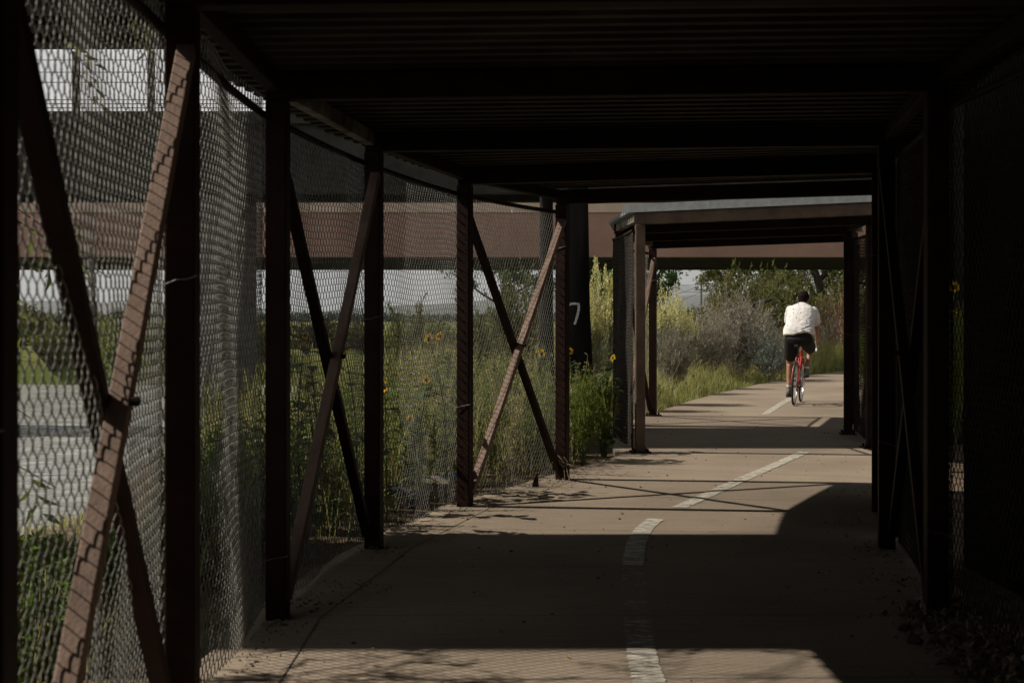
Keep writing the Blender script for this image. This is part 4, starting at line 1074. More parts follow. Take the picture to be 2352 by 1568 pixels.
# --- sunflowers
def sunflower(heads, base, label, seed, leaves=14, dark=()):
    """heads: world points of the flower heads; base: ground point"""
    r = np.random.default_rng(seed); base = np.array(base, float)
    root = empty('sunflower_plant', tuple(base), 0, label, 'sunflower')
    bs, bl = MB(), MB()
    for k, (hp, size, face) in enumerate(heads):
        hp = np.array(hp) - base
        q = np.linspace(0, 1, 8); bow = r.normal(0, .05, 2)
        m = np.stack([hp[0] * q ** 1.3 + bow[0] * np.sin(PI * q), hp[1] * q ** 1.3 + bow[1] * np.sin(PI * q), hp[2] * q], 1)
        bs.tube(m, np.linspace(.009, .004, 8), 6, False)
        P, D = sample_on(r, [m], leaves / max(.4, hp[2]), .15)
        for p in P:
            az = r.uniform(0, 2 * PI); d = np.array([math.cos(az), math.sin(az), r.uniform(-.5, .35)])
            st = p + d * .04; bs.tube([p, st], .002, 4, False)
            heart_leaf(bl, st, d, r.uniform(.07, .14), r)
        f = np.array(face, float); f /= np.linalg.norm(f)
        a = np.cross(f, [0, 0, 1.0]); a /= np.linalg.norm(a); c = np.cross(a, f)
        fl = MB(); seedhead = k in dark
        Rm = Matrix((a, c, f)).transposed()
        fl.ellipsoid(hp + f * .006, (size * .36, size * .36, size * .16), Rm.to_4x4(), 12, 8)
        fo = fl.build('flower_head', M['disc'], root, True)
        pt = MB(); n = 9 if seedhead else 19; an = np.arange(n) * 2 * PI / n + r.normal(0, .08, n)
        D = a[None] * np.cos(an)[:, None] + c[None] * np.sin(an)[:, None] + f[None] * r.uniform(-.15, .3, n)[:, None]
        leaf_quads(pt, hp + D * size * .3, D, size * (.30 if seedhead else .72) * r.uniform(.85, 1.12, n), size * .24, r, .06, np.repeat(f[None], n, 0))
        pt.build('petals', M['stem'] if seedhead else M['petal'], fo)
    bs.build('stem', M['stem'], root, True); bl.build('leaves', M['leaf_sun'], root)
    return root
S = .046
def hd(u, v, y, s=S, face=(-.35, -.85, .15)): return (at(u, v, y), s, face)
def base_at(u, y): x = (u - CU) / FPX * y; return (x, y, gz(x, y))
sunflower([hd(1307, 806, 13.8, .045, (-.1, -1, .1)), hd(1318, 830, 13.9, .02)], base_at(1318, 13.9), 'sunflower in front of the numbered pile, blooming beside the last left post', 1, 30, dark=(1,))
sunflower([hd(1408, 822, 14.7, .045, (-.9, -.35, .3)), hd(1381, 850, 14.5, .035, (.2, -1, .2)), hd(1366, 851, 14.6, .032, (-.3, -1, .2))], base_at(1392, 14.6), 'sunflower with one side turned bloom and two dark seed heads by the far canopy', 2, 26, dark=(1, 2))
sunflower([hd(985, 778, 11.2, .05), hd(1010, 772, 11.4, .04)], base_at(1000, 11.3), 'tallest sunflower behind the fourth fence bay of the near canopy', 3, 24)
sunflower([hd(980, 872, 10.9, .04), hd(942, 962, 10.6, .04)], base_at(968, 10.8), 'low sunflower with hanging yellow bloom in the fourth fence bay', 4, 24)
sunflower([hd(697, 796, 9.0, .04, (.6, -.7, .3)), hd(702, 770, 9.1, .03), hd(706, 890, 9.0, .03)], base_at(705, 9.1), 'sunflower left of the braces in the dark fence bay', 5, 26)
sunflower([hd(791, 800, 9.2, .045, (-.1, -1, .1))], base_at(800, 9.2), 'sunflower right of the braces in the dark fence bay', 6, 26)
sunflower([hd(884, 888, 10.0, .05, (-.7, -.6, .1))], base_at(888, 10.0), 'sunflower peeking out beside the fourth left post', 7, 26)
sunflower([hd(1244, 812, 14.5, .05)], base_at(1238, 14.5), 'sunflower behind the mesh at the thin dark pile', 8, 22)
sunflower([hd(2192, 660, 15.5, .07, (-.7, -.7, .2)), hd(2190, 720, 15.4, .06, (-.7, -.7, .1))], base_at(2196, 15.5), 'sunflower glimpsed right of the right hand posts', 9, 10)

# --- far wood, hills, pylons
b = MB(); r = np.random.default_rng(61)
n = 26000; x = r.uniform(-260, 190, n); y = r.uniform(300, 420, n)
hh = 1.1 + 0.8 * np.sin(x * .05) * np.sin(x * .021 + 1) + r.uniform(0, .9, n); z = np.abs(r.uniform(0, 1, n)) ** .7 * hh
leaf_quads(b, np.stack([x, y, z], 1), r.normal(0, 1, (n, 3)), .9, .6, r); tag(b.build('far_wood', leafmat('far_wood_leaf', (0.03, 0.045, 0.035), (0.06, 0.08, 0.06), 0.2)), kind='stuff')
def ridge(name, y, x0, x1, n, f):
    b = MB(); X = np.linspace(x0, x1, n); H = np.array([f(v) for v in X])
    V = np.concatenate([np.stack([X, np.full(n, y * 1.35), 0 * X - 5], 1), np.stack([X, np.full(n, y * 1.12), H], 1), np.stack([X, np.full(n, y * 1.05), H * .55], 1), np.stack([X, np.full(n, y), 0 * X - 5], 1)])
    i = np.arange(n - 1)
    for k in range(3): b.add(V, np.stack([i + (k + 1) * n, i + (k + 1) * n + 1, i + k * n + 1, i + k * n], -1))
    return tag(b.build(name, M['hill'], None, True), kind='structure')
def fr(x, s, a): return a * (.55 + .25 * math.sin(x / s) + .15 * math.sin(x / s * 2.7 + 1) + .08 * math.sin(x / s * 6.1))
ridge('hills', 5200, -5200, 3500, 160, lambda x: fr(x, 700, 125))
ridge('mountains', 15000, -14000, 9000, 200, lambda x: fr(x, 1900, 200) + 330 * math.exp(-((x - 1250) / 1300) ** 2))
def pole(u, vt, y, label, r0):
    x, _, zt = at(u, vt, y); root = empty('utility_pole', (x, y, 0), 0, label, 'pole')
    b = MB(); b.tube([(0, 0, -.5), (0, 0, zt)], [r0 * 1.2, r0 * .8], 8); b.build('shaft', M['palewood'], root)
    for k, zz in enumerate((zt - .5, zt - 1.3)[:1 if r0 < .15 else 2]):
        b = MB(); b.box((0, 0, zz), (1.8, .12, .14)); b.build('crossarm', M['palewood'], root)
pole(1611, 643, 190, 'taller thin utility pole against the sky between the trees', .15)
pole(1631, 681, 260, 'small distant utility pole against the sky between the trees', .14)
b = MB()
for (u0, v0, u1, v1) in ((1540, 690, 1611, 664), (1611, 664, 1700, 650), (1611, 648, 1700, 634), (1540, 672, 1611, 648)):
    p, q = np.array(at(u0, v0, 190)), np.array(at(u1, v1, 190)); d = q - p; p2 = p - d * .5; q2 = q + d * .5
    t_ = np.linspace(0, 1, 9); m = p2 + (q2 - p2) * t_[:, None]; m[:, 2] -= .5 * np.sin(PI * t_); b.tube(m, .025, 4)
tag(b.build('power_line', M['blackpart']), 'thin power lines sagging across the sky between the trees', 'power line')

# --- litter, clods, rocks
def litter(name, spots, n, size, material, seed, h=.02, flat=.6):
    r = np.random.default_rng(seed); b = MB()
    for (x, y, rx, ry, wt, hh) in spots:
        k = int(n * wt); q = r.normal(0, .5, (k, 2)); q = q[(np.abs(q) < 1.2).all(1)]
        P = np.stack([x + q[:, 0] * rx, y + q[:, 1] * ry, .006 + r.uniform(0, 1, len(q)) * hh * np.exp(-(q ** 2).sum(1) * 1.5)], 1)
        D = r.normal(0, 1, P.shape); D[:, 2] *= flat
        leaf_quads(b, P, D, size * r.uniform(.4, 1.3, len(P)), size * .5, r, .3)
    return tag(b.build(name, material), kind='stuff')
def clods(name, spots, n, size, material, seed):
    r = np.random.default_rng(seed); b = MB()
    for (x, y, rx, ry, wt, hh) in spots:
        for _ in range(int(n * wt)):
            px, py = x + r.normal(0, .45) * rx, y + r.normal(0, .45) * ry; s = size * r.uniform(.25, 1.0) ** 1.5
            R = Matrix.Rotation(r.uniform(0, 6), 4, 'Z') @ Matrix.Rotation(r.uniform(-.5, .5), 4, 'X')
            b.ellipsoid((px, py, s * .25), (s, s * r.uniform(.5, .9), s * r.uniform(.3, .6)), R, 6, 5)
    return tag(b.build(name, material), kind='stuff')
heap = [(*gp(2290, 1500), .30, .75, 1.0, .10), (*gp(2200, 1425), .22, .4, .6, .08), (*gp(2345, 1545), .25, .5, .6, .08)]
litter('leaf_litter', heap, 700, .052, M['leaf_litter'], 71, .1, .9)
clods('rubble', heap, 60, .055, M['dark_rock'], 72)
edge = [(*gp(u, v), rx, ry, w_, .02) for u, v, rx, ry, w_ in ((720, 1385, .22, .35, 1), (800, 1345, .30, .12, .8), (870, 1265, .16, .25, .7), (645, 1440, .18, .2, .6),
        (1075, 1163, .18, .2, .5), (1290, 1103, .25, .3, .6), (1240, 1108, .25, .3, .5), (2020, 1265, .22, .5, 1), (2090, 1340, .3, .4, 1), (1960, 1200, .25, .5, .6), (1975, 1130, .2, .4, .4), (560, 1520, .12, .5, .6))]
litter('dry_litter', edge, 60, .018, M['leaf_litter'], 73)
clods('soil_crumbs', edge, 34, .012, M['dark_rock'], 74)
r = np.random.default_rng(75); b = MB(); k = 70
f_ = r.uniform(.03, .97, k); y = r.uniform(5.0, 20, k); x = xl(y) * (1 - f_) + xr(y) * f_
leaf_quads(b, np.stack([x, y, np.full(k, .008)], 1), np.stack([r.normal(0, 1, k), r.normal(0, 1, k), r.normal(0, .12, k)], 1), .026 * r.uniform(.5, 1.2, k), .014, r, .15, np.tile([[0, .2, 1.0]], (k, 1)))
tag(b.build('fallen_leaves', M['leaf_yellow']), kind='stuff')
b = MB(); k = 260; f_ = r.uniform(.02, .98, k); y = r.uniform(4.8, 20, k); x = xl(y) * (1 - f_) + xr(y) * f_
for q in range(k):
    s = .004 + .007 * r.uniform() ** 3; b.ellipsoid((x[q], y[q], s * .4), (s, s * .8, s * .6), None, 6, 4)
tag(b.build('path_grit', M['dark_rock']), kind='stuff')
def rock(u, v, w_, h_, label, m, seed, name='rock', y=None):
    x, yy = gp(u, v); r = np.random.default_rng(seed); b = MB()
    b.ellipsoid((0, 0, h_ * .42), (w_ / 2, w_ * .42, h_ / 2), None, 12, 9)
    V = np.concatenate(b.v)
    nz = np.array([mnoise.noise(Vector(p) * (2.2 / w_) + Vector((seed * 3.1, 0, 0))) for p in V]); V2 = V + (V - [0, 0, h_ * .42]) * (nz[:, None] * .7)
    b.v = [V2]; o = b.build(name, m, None, False, (x, yy, gz(x, yy) + .03)); tag(o, label, 'rock'); return o
rock(632, 1436, .10, .05, 'pale flat stone at the foot of the third left post', M['rock'], 1)
rock(2255, 1452, .14, .10, 'larger brown stone in the leaf heap by the right fence', M['dark_rock'], 2)
rock(2165, 1395, .16, .09, 'dark stone against the base of the right hand post', M['dark_rock'], 3)
rock(2330, 1530, .13, .09, 'dark stone at the bottom right corner beside the mesh', M['dark_rock'], 4)
def chunk(u, v, size, rz, tilt, label):
    x, y = gp(u, v); b = MB(); b.box((0, 0, size[2] / 2), size)
    V = np.concatenate(b.v); r = np.random.default_rng(int(u)); b.v = [V + r.normal(0, .018, V.shape)]
    o = b.build('concrete_chunk', M['concrete'], None, False, (x, y, gz(x, y))); o.rotation_euler = (tilt, 0, rz); bevel(o, .012); return tag(o, label, 'concrete chunk')
chunk(985, 1135, (.26, .2, .15), .5, .15, 'pale broken concrete block outside the fence beside the blue plastic')
chunk(925, 1150, (.30, .22, .10), -.2, .1, 'darker slanted concrete chunk outside the fence left of the pale block')
# black curved tyre strip lying behind post D
b = MB(); x, y = gp(915, 1178); q = np.linspace(-.5, 1.9, 14)
b.tube(np.stack([.26 * np.cos(q), .26 * np.sin(q) * .5, .06 + .05 * np.sin(q * 1.3)], 1), np.linspace(.05, .035, 14), 8)
tag(b.build('rubber_strip', M['tyre'], None, True, (x - .15, y + .3, 0)), 'black curved rubber strip on the dirt outside the fence', 'rubber strip')
# crumpled blue plastic
def crumple(name, u, v, rx, rz_, m, label, seed, cat):
    x, y = gp(u, v); b = MB(); b.ellipsoid((0, 0, rz_), (rx, rx * .6, rz_), None, 26, 18)
    V = np.concatenate(b.v); n1 = np.array([mnoise.noise(Vector(p) * 22 + Vector((seed, 0, 0))) for p in V]); n2 = np.array([mnoise.noise(Vector(p) * 9 + Vector((0, seed, 0))) for p in V])
    b.v = [V * (1 + .28 * n1 + .35 * n2)[:, None]]
    return tag(b.build(name, m, None, False, (x, y, gz(x, y) + .05)), label, cat)
crumple('plastic_bag', 1025, 1115, .13, .06, M['blue'], 'crumpled blue plastic bag outside the fence beside the fifth left post', 4, 'bag')
crumple('plastic_bag', 1048, 1098, .05, .035, M['whiteplastic'], 'small scrap of white plastic behind the crumpled blue bag', 9, 'bag')
# black piece leaning on the mesh
b = MB(); x, y = gp(1229, 1118)
b.loft([np.array([(-.045, -.03, 0), (.055, -.03, 0), (.055, .03, 0), (-.045, .03, 0)]), np.array([(-.03, -.028, .09), (.05, -.028, .10), (.05, .028, .10), (-.03, .028, .09)]),
        np.array([(-.005, -.02, .16), (.045, -.02, .17), (.045, .02, .17), (-.005, .02, .16)]), np.array([(.032, -.006, .215), (.047, -.006, .20), (.047, .006, .20), (.032, .006, .215)])])
b.loft([np.array([(-.002, -.01, .15), (.014, -.01, .155), (.014, .01, .155), (-.002, .01, .15)]), np.array([(.012, -.003, .20), (.018, -.003, .20), (.018, .003, .20), (.012, .003, .20)])])
b.v = [v * [.55, .55, .5] for v in b.v]
tag(bevel(b.build('plastic_shard', M['blackpart'], None, False, (x, y, 0.002)), .002), 'black pointed plastic shard standing at the fence foot left of the last post', 'plastic shard')
# small white cabinet far off, a small box standing in for a van
root = empty('vehicle_stand_in', at(172, 800, 77), 0, 'small white cabinet stand in with dark panel on the far bank behind the near braces', 'vehicle'); root.location.z = -.03
b = MB(); b.box((0, 0, .22), (.42, .3, .5)); b.build('body', M['whiteplastic'], root); b = MB(); b.box((.03, -.155, .3), (.24, .012, .2)); b.build('panel', M['blackpart'], root)
# loose wire ends at the foot of the last post
b = MB(); r = np.random.default_rng(5); x0, y0 = NEAR[-1][0]
for k in range(7):
    a = r.uniform(-.3, .5); m = np.array([(x0 - .1 + .06 * k * .3, y0 - .07, .12 + r.uniform(-.05, .1)), (x0 + a * .4, y0 - .16, .10 + r.uniform(-.05, .06)), (x0 + a, y0 - .2 - r.uniform(0, .2), .015)])
    b.tube(m, .0018, 4)
tag(b.build('loose_wire', M['drystem']), 'tangle of loose wire and straw at the foot of the last left post', 'wire')
# ------------------------------------------------------------------ bicycle and rider (local frame: x right, y forward, z up, origin under the rear axle)
RX, RY = gp(1823, 931)
HEAD, LEAN = -math.radians(17.5), math.radians(3.0)
RIDE_M = Matrix.Translation((RX, RY, 0.003)) @ Matrix.Rotation(HEAD, 4, 'Z') @ Matrix.Rotation(LEAN, 4, 'Y')
def ride_root(name, label, cat):
    o = bpy.data.objects.new(name, None); COL.objects.link(o); o.matrix_world = RIDE_M; return tag(o, label, cat)
bike = ride_root('bicycle', 'red road bicycle with white bar tape and silver rims ridden along the path', 'bicycle')
WR, RA, FA = 0.338, (0, 0, .338), (0, 1.0, .338)
BB, ST, HT, HB = (0, .415, .275), (0, .215, .80), (0, .775, .86), (0, .80, .735)
def btube(name, pts, r, m, parent=bike, n=10):
    b = MB(); b.tube(pts, r, n); return b.build(name, m, parent, True)
fr_ = MB()
for p, q, r_ in ((BB, ST, .016), (ST, HT, .015), (BB, HB, .018), (HB, HT, .021)): fr_.tube([p, q], r_, 12)
for s in (-1, 1):
    fr_.tube([(s * .012, ST[1] + .01, ST[2] - .03), (s * .05, .09, .56), (s * .062, 0, .338)], [.009, .008, .007], 8)
    fr_.tube([(s * .02, BB[1], BB[2]), (s * .05, .2, .30), (s * .062, 0, .338)], [.011, .010, .008], 8)
fr_.build('frame', M['red'], bike, True)
fk = MB()
for s in (-1, 1): fk.tube([(s * .03, .805, .70), (s * .048, .86, .55), (s * .052, 1.0, .338)], [.013, .012, .008], 8)
fk.tube([(-.035, .805, .70), (.035, .805, .70)], .014, 8); fk.build('fork', M['red'], bike, True)
for c in (RA, FA):
    b = MB(); b.ring_torus((0, 0, 0), .318, .006, n=48, m=4)
    wobj = b.build('wheel', M['alu'], bike, True, c)
    b = MB(); b.ring_torus((0, 0, 0), .322, .0165, n=56, m=10); b.build('tyre', M['tyre'], wobj, True)
    b = MB()
    for rr, xx in ((.305, 0),):
        for s in (-1, 1):
            b.ring_torus((s * .008, 0, 0), .303, .0075, n=56, m=6)
    b.build('rim', M['alu'], wobj, True)
    b = MB()
    for k in range(28):
        a = k * 2 * PI / 28; s = 1 if k % 2 else -1; a2 = a + .35 * (1 if (k // 2) % 2 else -1)
        b.tube([(s * .03, .02 * math.cos(a2), .02 * math.sin(a2)), (0, .30 * math.cos(a), .30 * math.sin(a))], .0011, 4, False)
    b.build('spokes', M['alu'], wobj)
    b = MB(); b.tube([(-.05, 0, 0), (.05, 0, 0)], .017, 10); b.build('hub', M['alu'], wobj, True)
b = MB()
for k in range(6): b.tube([(.030 + k * .004, 0, .338), (.033 + k * .004, 0, .338)], .048 - k * .005, 20)
b.build('cassette', M['blackpart'], bike)
b = MB(); b.ring_torus((.045, BB[1], BB[2]), .088, .004, n=32, m=6); b.ring_torus((.05, BB[1], BB[2]), .065, .004, n=32, m=6); b.tube([(-.06, BB[1], BB[2]), (.06, BB[1], BB[2])], .02, 10)
b.build('chainring', M['blackpart'], bike, True)
b = MB()
for zz, z1 in ((.088, .045), (-.088, -.045)): b.bar((.047, BB[1], BB[2] + zz), (.036, 0, .338 + z1), .006, .009)
b.build('chain', M['blackpart'], bike)
b = MB(); b.box((.04, -.01, .265), (.012, .03, .09)); b.tube([(.032, .01, .235), (.05, .01, .235)], .022, 12); b.build('derailleur', M['blackpart'], bike)
for s, z1, nm in ((-1, BB[2] - .168, 'l'), (1, BB[2] + .168, 'r')):
    b = MB(); b.bar((s * .066, BB[1], BB[2]), (s * .075, BB[1], z1), .013, .026); ck = b.build('crank_arm', M['alu'], bike)
    b = MB(); b.box((s * .125, BB[1], z1), (.09, .07, .02)); b.build('pedal', M['blackpart'], ck)
btube('seat_post', [ST, (0, .165, .955)], .0135, M['blackpart'])
b = MB(); rings = []
for t_, wd, zz in ((0, .145, .985), (.12, .15, .99), (.3, .11, .985), (.55, .055, .98), (1, .036, .972)):
    y = .05 + t_ * .27; a = np.arange(10) * 2 * PI / 10
    rings.append(np.stack([np.cos(a) * wd / 2, np.full(10, y), zz + np.sin(a) * .022], 1))
b.loft(rings); b.build('saddle', M['blackpart'], bike, True)
btube('stem', [HT, (0, .80, .93), (0, .885, .945)], .015, M['blackpart'])
b = MB(); half = []
for s in (-1, 1):
    pts = [(0, .885, .945), (s * .12, .885, .945), (s * .19, .89, .945), (s * .205, .94, .945), (s * .21, .985, .925), (s * .213, .995, .885), (s * .215, .965, .845), (s * .217, .90, .825), (s * .218, .85, .822)]
    b.tube(pts, .0155, 10)
b.build('handlebar', M['whitetape'], bike, True)
for s in (-1, 1):
    b = MB(); b.tube([(s * .206, .965, .95), (s * .206, 1.0, .975), (s * .207, 1.02, .985)], [.017, .017, .012], 8); b.tube([(s * .207, 1.015, .965), (s * .208, 1.03, .91), (s * .209, 1.0, .86)], [.007, .006, .004], 6)
    b.build('brake_lever', M['blackpart'], bike, True)
for c in ((0, .045, .672), (0, .885, .672)):
    b = MB(); b.tube([(-.032, c[1], c[2] - .03), (-.022, c[1], c[2] + .03), (.022, c[1], c[2] + .03), (.032, c[1], c[2] - .03)], .008, 6); b.build('brake_caliper', M['blackpart'], bike, True)
b = MB(); b.tube([(.0, .885, .95), (.08, .93, .90), (.05, .86, .78), (.02, .80, .72)], .003, 5); b.build('brake_cable', M['blackpart'], bike, True)

bot = ride_root('water_bottle', 'white water bottle held low on the red bicycle frame', 'bottle')
d_ = Vector(HB) - Vector(BB); d_.normalize(); nb = Vector((0, -d_.z, d_.y)); p0 = Vector(BB) + d_ * .10 + nb * .056
b = MB(); b.tube([p0, p0 + d_ * .06, p0 + d_ * .065, p0 + d_ * .15, p0 + d_ * .17], [.036, .036, .034, .036, .03], 14); b.tube([p0 - d_ * .002, p0], [.001, .036], 14)
b.build('bottle_body', M['whiteplastic'], bot, True)
b = MB(); b.tube([p0 + d_ * .17, p0 + d_ * .185, p0 + d_ * .19, p0 + d_ * .205], [.03, .026, .012, .010], 12); b.build('bottle_cap', M['blackpart'], bot, True)
bag = ride_root('saddle_bag', 'small black bag hanging under the bicycle saddle', 'bag')
b = MB(); a = np.arange(12) * 2 * PI / 12
b.loft([np.stack([np.cos(a) * w_, np.full(12, y), zc + np.sin(a) * h_], 1) for y, w_, h_, zc in ((.03, .03, .025, .925), (.04, .045, .036, .925), (.10, .045, .038, .93), (.165, .026, .024, .945))])
b.build('pouch', M['shorts'], bag, True)
b = MB(); b.box((0, .027, .928), (.03, .006, .008)); b.build('reflective_tab', M['shoe'], bag)

rider = ride_root('person', 'cyclist seen from behind in white patterned short sleeved shirt and black shorts', 'person')
def remeshed(b, name, m, voxel, parent=rider, smooth_it=6, post=None):
    me = b.mesh(name); o = bpy.data.objects.new(name, me); COL.objects.link(o)
    md = o.modifiers.new('r', 'REMESH'); md.mode = 'VOXEL'; md.voxel_size = voxel; md.use_smooth_shade = True
    ms = o.modifiers.new('s', 'SMOOTH'); ms.iterations = smooth_it; ms.factor = .5
    dg = bpy.context.evaluated_depsgraph_get(); nm = bpy.data.meshes.new_from_object(o.evaluated_get(dg))
    bpy.data.objects.remove(o); bpy.data.meshes.remove(me)
    if post: post(nm)
    nm.materials.clear(); nm.materials.append(m)
    for p in nm.polygons: p.use_smooth = True
    return link(name, nm, None, parent)
def ring(c, fwd, a, bb, n=22, flat=2.3):
    """ellipse-like ring around c; lateral half width a, depth bb, normal fwd (in the y-z plane)"""
    f = Vector(fwd).normalized(); s = Vector((1, 0, 0)); u = s.cross(f); th = np.arange(n) * 2 * PI / n
    ca = np.sign(np.cos(th)) * np.abs(np.cos(th)) ** (2 / flat); sa = np.sign(np.sin(th)) * np.abs(np.sin(th)) ** (2 / flat)
    return np.array(c) + a * ca[:, None] * np.array(s) + bb * sa[:, None] * np.array(u)
LH, RH = (-.095, .19, 1.03), (.095, .19, 1.03)
LK, RK = (-.145, .47, .64), (.165, .60, .865)
LA, RA_ = (-.128, .37, .235), (.128, .37, .545)
LS, RS = (-.178, .50, 1.475), (.178, .50, 1.475)
LEb, REb = (-.222, .66, 1.21), (.232, .66, 1.21)
LW, RW = (-.225, .885, 1.02), (.228, .885, 1.015)
body = MB()
body.loft([ring((0, .14, .98), (0, .1, 1), .13, .10), ring((0, .19, 1.06), (0, .3, 1), .175, .13), ring((0, .28, 1.20), (0, .5, 1), .165, .12), ring((0, .40, 1.37), (0, .6, 1), .185, .13), ring((0, .50, 1.49), (0, .7, 1), .165, .10), ring((0, .545, 1.545), (0, .8, 1), .07, .065)])
body.capsule((0, .52, 1.50), (-.005, .615, 1.61), .066, .058)
body.ellipsoid((-.005, .655, 1.685), (.083, .102, .112), Matrix.Rotation(-.25, 4, 'X'), 20, 16)     # head
body.ellipsoid((-.005, .70, 1.635), (.058, .066, .062), None, 14, 10)                                   # jaw
body.ellipsoid((-.005, .768, 1.665), (.013, .022, .024), Matrix.Rotation(.5, 4, 'X'), 10, 8)          # nose
for s in (-1, 1):
    body.ellipsoid((-.005 + s * .092, .645, 1.668), (.012, .021, .033), Matrix.Rotation(.3, 4, 'X'), 10, 8)  # ear
    body.ellipsoid((-.005 + s * .032, .742, 1.700), (.020, .014, .009), None, 8, 6)                     # brow
body.ellipsoid((-.005, .748, 1.622), (.026, .014, .009), None, 8, 6)                                    # lips
for h_, k_, a_ in ((LH, LK, LA), (RH, RK, RA_)):
    body.capsule(h_, k_, .095, .060); body.capsule(k_, a_, .055, .036)
    kk, aa = np.array(k_), np.array(a_); body.capsule(kk + (aa - kk) * .12 + [0, -.020, 0], kk + (aa - kk) * .55 + [0, -.016, 0], .048, .036)   # calf
    body.capsule(a_, (a_[0], a_[1] + .13, a_[2] - .06), .036, .030); body.capsule(a_, (a_[0], a_[1] - .03, a_[2] - .05), .034, .03)
for s_, e_, w_ in ((LS, LEb, LW), (RS, REb, RW)):
    body.capsule(s_, e_, .056, .044); body.capsule(e_, w_, .043, .029)
    sg = -1 if s_[0] < 0 else 1; W_ = np.array(w_)
    Pm = np.array([sg * .212, .955, .975])
    body.capsule(W_, W_ + (Pm - W_) * .9, .030, .034, 10)                                               # palm
    for k in range(4):   # fingers wrap over the hood and down its outer side
        y = .925 + k * .021; ln = (.9, 1.0, .97, .8)[k]
        c0 = np.array([sg * .232, y, .985]); c1 = c0 + np.array([sg * .010, .012, -.038 * ln]); c2 = c1 + np.array([-sg * .022, .004, -.022 * ln])
        body.capsule(Pm * .5 + c0 * .5, c0, .011, .0105, 8); body.capsule(c0, c1, .0105, .0095, 8); body.capsule(c1, c2, .0095, .008, 8)
    t0 = np.array([sg * .195, .925, .985]); body.capsule(W_ * .4 + t0 * .6, t0, .013, .012, 8); body.capsule(t0, t0 + [-sg * .006, .035, -.018], .012, .010, 8)
remeshed(body, 'body', M['skin'], .0062, smooth_it=4)
# eyes
for s in (-1, 1):
    b = MB(); b.ellipsoid((-.005 + s * .031, .742, 1.686), (.011, .009, .007), None, 10, 8); b.build('eye', M['whiteplastic'], rider, True)
hair = MB()
hair.ellipsoid((-.005, .640, 1.700), (.093, .102, .103), Matrix.Rotation(-.3, 4, 'X'), 20, 14); hair.ellipsoid((-.005, .590, 1.650), (.076, .05, .064), None, 14, 10)
for s in (-1, 1): hair.ellipsoid((-.005 + s * .070, .665, 1.69), (.016, .03, .045), None, 10, 8)
def hair_noise(me):
    for v in me.vertices:
        v.co += v.co.normalized() * .006 * mnoise.noise(v.co * 60) + Vector((0, 0, .004 * mnoise.noise(v.co * 25)))
remeshed(hair, 'hair', M['hair'], .008, post=hair_noise, smooth_it=3)
# shirt: loose back panel with folds, open hem, short sleeves
sh = MB()
sh.loft([ring((.0, .175, 1.095), (0, .22, 1), .238, .165, flat=2.6), ring((0, .205, 1.16), (0, .30, 1), .236, .170, flat=2.6), ring((0, .27, 1.25), (0, .42, 1), .222, .165, flat=2.5), ring((0, .36, 1.36), (0, .55, 1), .222, .160, flat=2.5),
         ring((0, .44, 1.455), (0, .65, 1), .215, .140, flat=2.4), ring((0, .505, 1.525), (0, .75, 1), .165, .100, flat=2.2), ring((-.002, .54, 1.565), (0, .8, 1), .082, .078)])
for s_, e_ in ((LS, LEb), (RS, REb)):
    a_, c_ = np.array(s_), np.array(e_); sg = np.sign(a_[0])
    sh.capsule(a_ + [-sg * .06, -.03, -.005], a_ + (c_ - a_) * .25, .088, .086, 14); sh.capsule(a_, a_ + (c_ - a_) * .58, .078, .080, 14)
def folds(me):
    me.update()
    nr = [Vector(v.normal) for v in me.vertices]
    for v, n_ in zip(me.vertices, nr):
        p = v.co; low = max(0, min(1, (1.42 - p.z) / .25))
        q = Vector((p.x * 5 + p.z * 3.5, p.y * 6, p.z * 17 - abs(p.x) * 8)); q2 = Vector((p.x * 13 - p.z * 6, p.y * 9, p.z * 30 + p.x * 9))
        f1 = mnoise.noise(q); f2 = mnoise.noise(q2)
        v.co += n_ * ((.004 + .009 * low) * (1 - 2 * abs(f1)) * .8 + .004 * f2)
        if p.z < 1.16: v.co.z += .030 * p.x / .23 + .012 * math.sin(p.x * 17)
remeshed(sh, 'shirt', M['shirt'], .0095, smooth_it=4, post=folds)
st = MB()
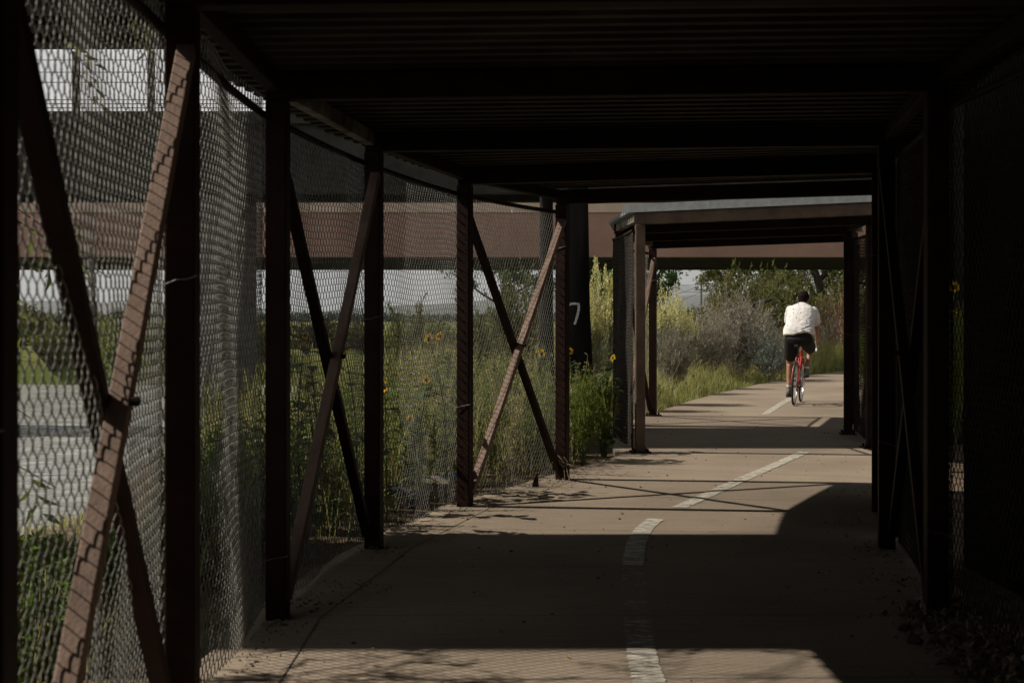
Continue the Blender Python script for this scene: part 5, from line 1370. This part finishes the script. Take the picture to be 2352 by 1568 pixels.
st.loft([ring((0, .13, .955), (0, .1, 1), .12, .10), ring((0, .16, 1.0), (0, .2, 1), .195, .150), ring((0, .20, 1.08), (0, .3, 1), .208, .160), ring((0, .24, 1.17), (0, .4, 1), .195, .145)])
lh, lk = np.array(LH), np.array(LK); rh, rk = np.array(RH), np.array(RK)
st.capsule(lh + [-.008, 0, 0], lh + (lk - lh) * .60, .118, .105, 16); st.capsule(lh + (lk - lh) * .5, lh + (lk - lh) * .70, .106, .101, 16)
st.capsule(rh + [.012, 0, 0], rh + (rk - rh) * .62, .120, .108, 16); st.capsule(rh + (rk - rh) * .5, rh + (rk - rh) * .76, .108, .100, 16)
remeshed(st, 'shorts', M['shorts'], .0095, smooth_it=4)
for a_ in (LA, RA_):
    x, y, z = a_; b = MB()
    b.capsule((x, y, z + .03), (x, y - .005, z - .03), .041, .046, 14); b.ellipsoid((x, y - .025, z - .055), (.041, .05, .045), None, 14, 10); b.ellipsoid((x, y + .06, z - .06), (.046, .10, .036), Matrix.Rotation(-.12, 4, 'X'), 14, 10); b.ellipsoid((x, y + .13, z - .072), (.045, .055, .026), None, 12, 8)
    s_ = remeshed(b, 'shoe', M['shoe'], .008, smooth_it=3)
    b = MB(); a2 = np.arange(16) * 2 * PI / 16
    b.loft([np.stack([x + np.cos(a2) * .044 * q, y + .045 + np.sin(a2) * .135 * q, np.full(16, zz)], 1) for zz, q in ((z - .118, .92), (z - .112, 1), (z - .094, 1), (z - .088, .96))])
    b.build('sole', M['sole'], s_, False)
    b = MB(); b.tube([(x, y, z + .02), (x, y, z + .06)], [.041, .040], 14); b.build('sock', M['sock'], rider, True)

# ------------------------------------------------------------------ the air: far hills fade in it
b = MB(); prism(b, -25000, 25000, -900, 26000, -30, 900)
hz = bpy.data.materials.new('hazy_air'); nt, N, L = nodes_of(hz); N.remove(N['Principled BSDF'])
pv = N.new('ShaderNodeVolumePrincipled'); pv.inputs['Density'].default_value = 0.00008; pv.inputs['Color'].default_value = (0.80, 0.86, 0.93, 1); pv.inputs['Anisotropy'].default_value = 0.2
L.new(pv.outputs[0], N['Material Output'].inputs['Volume'])
tag(b.build('haze', hz), kind='stuff')
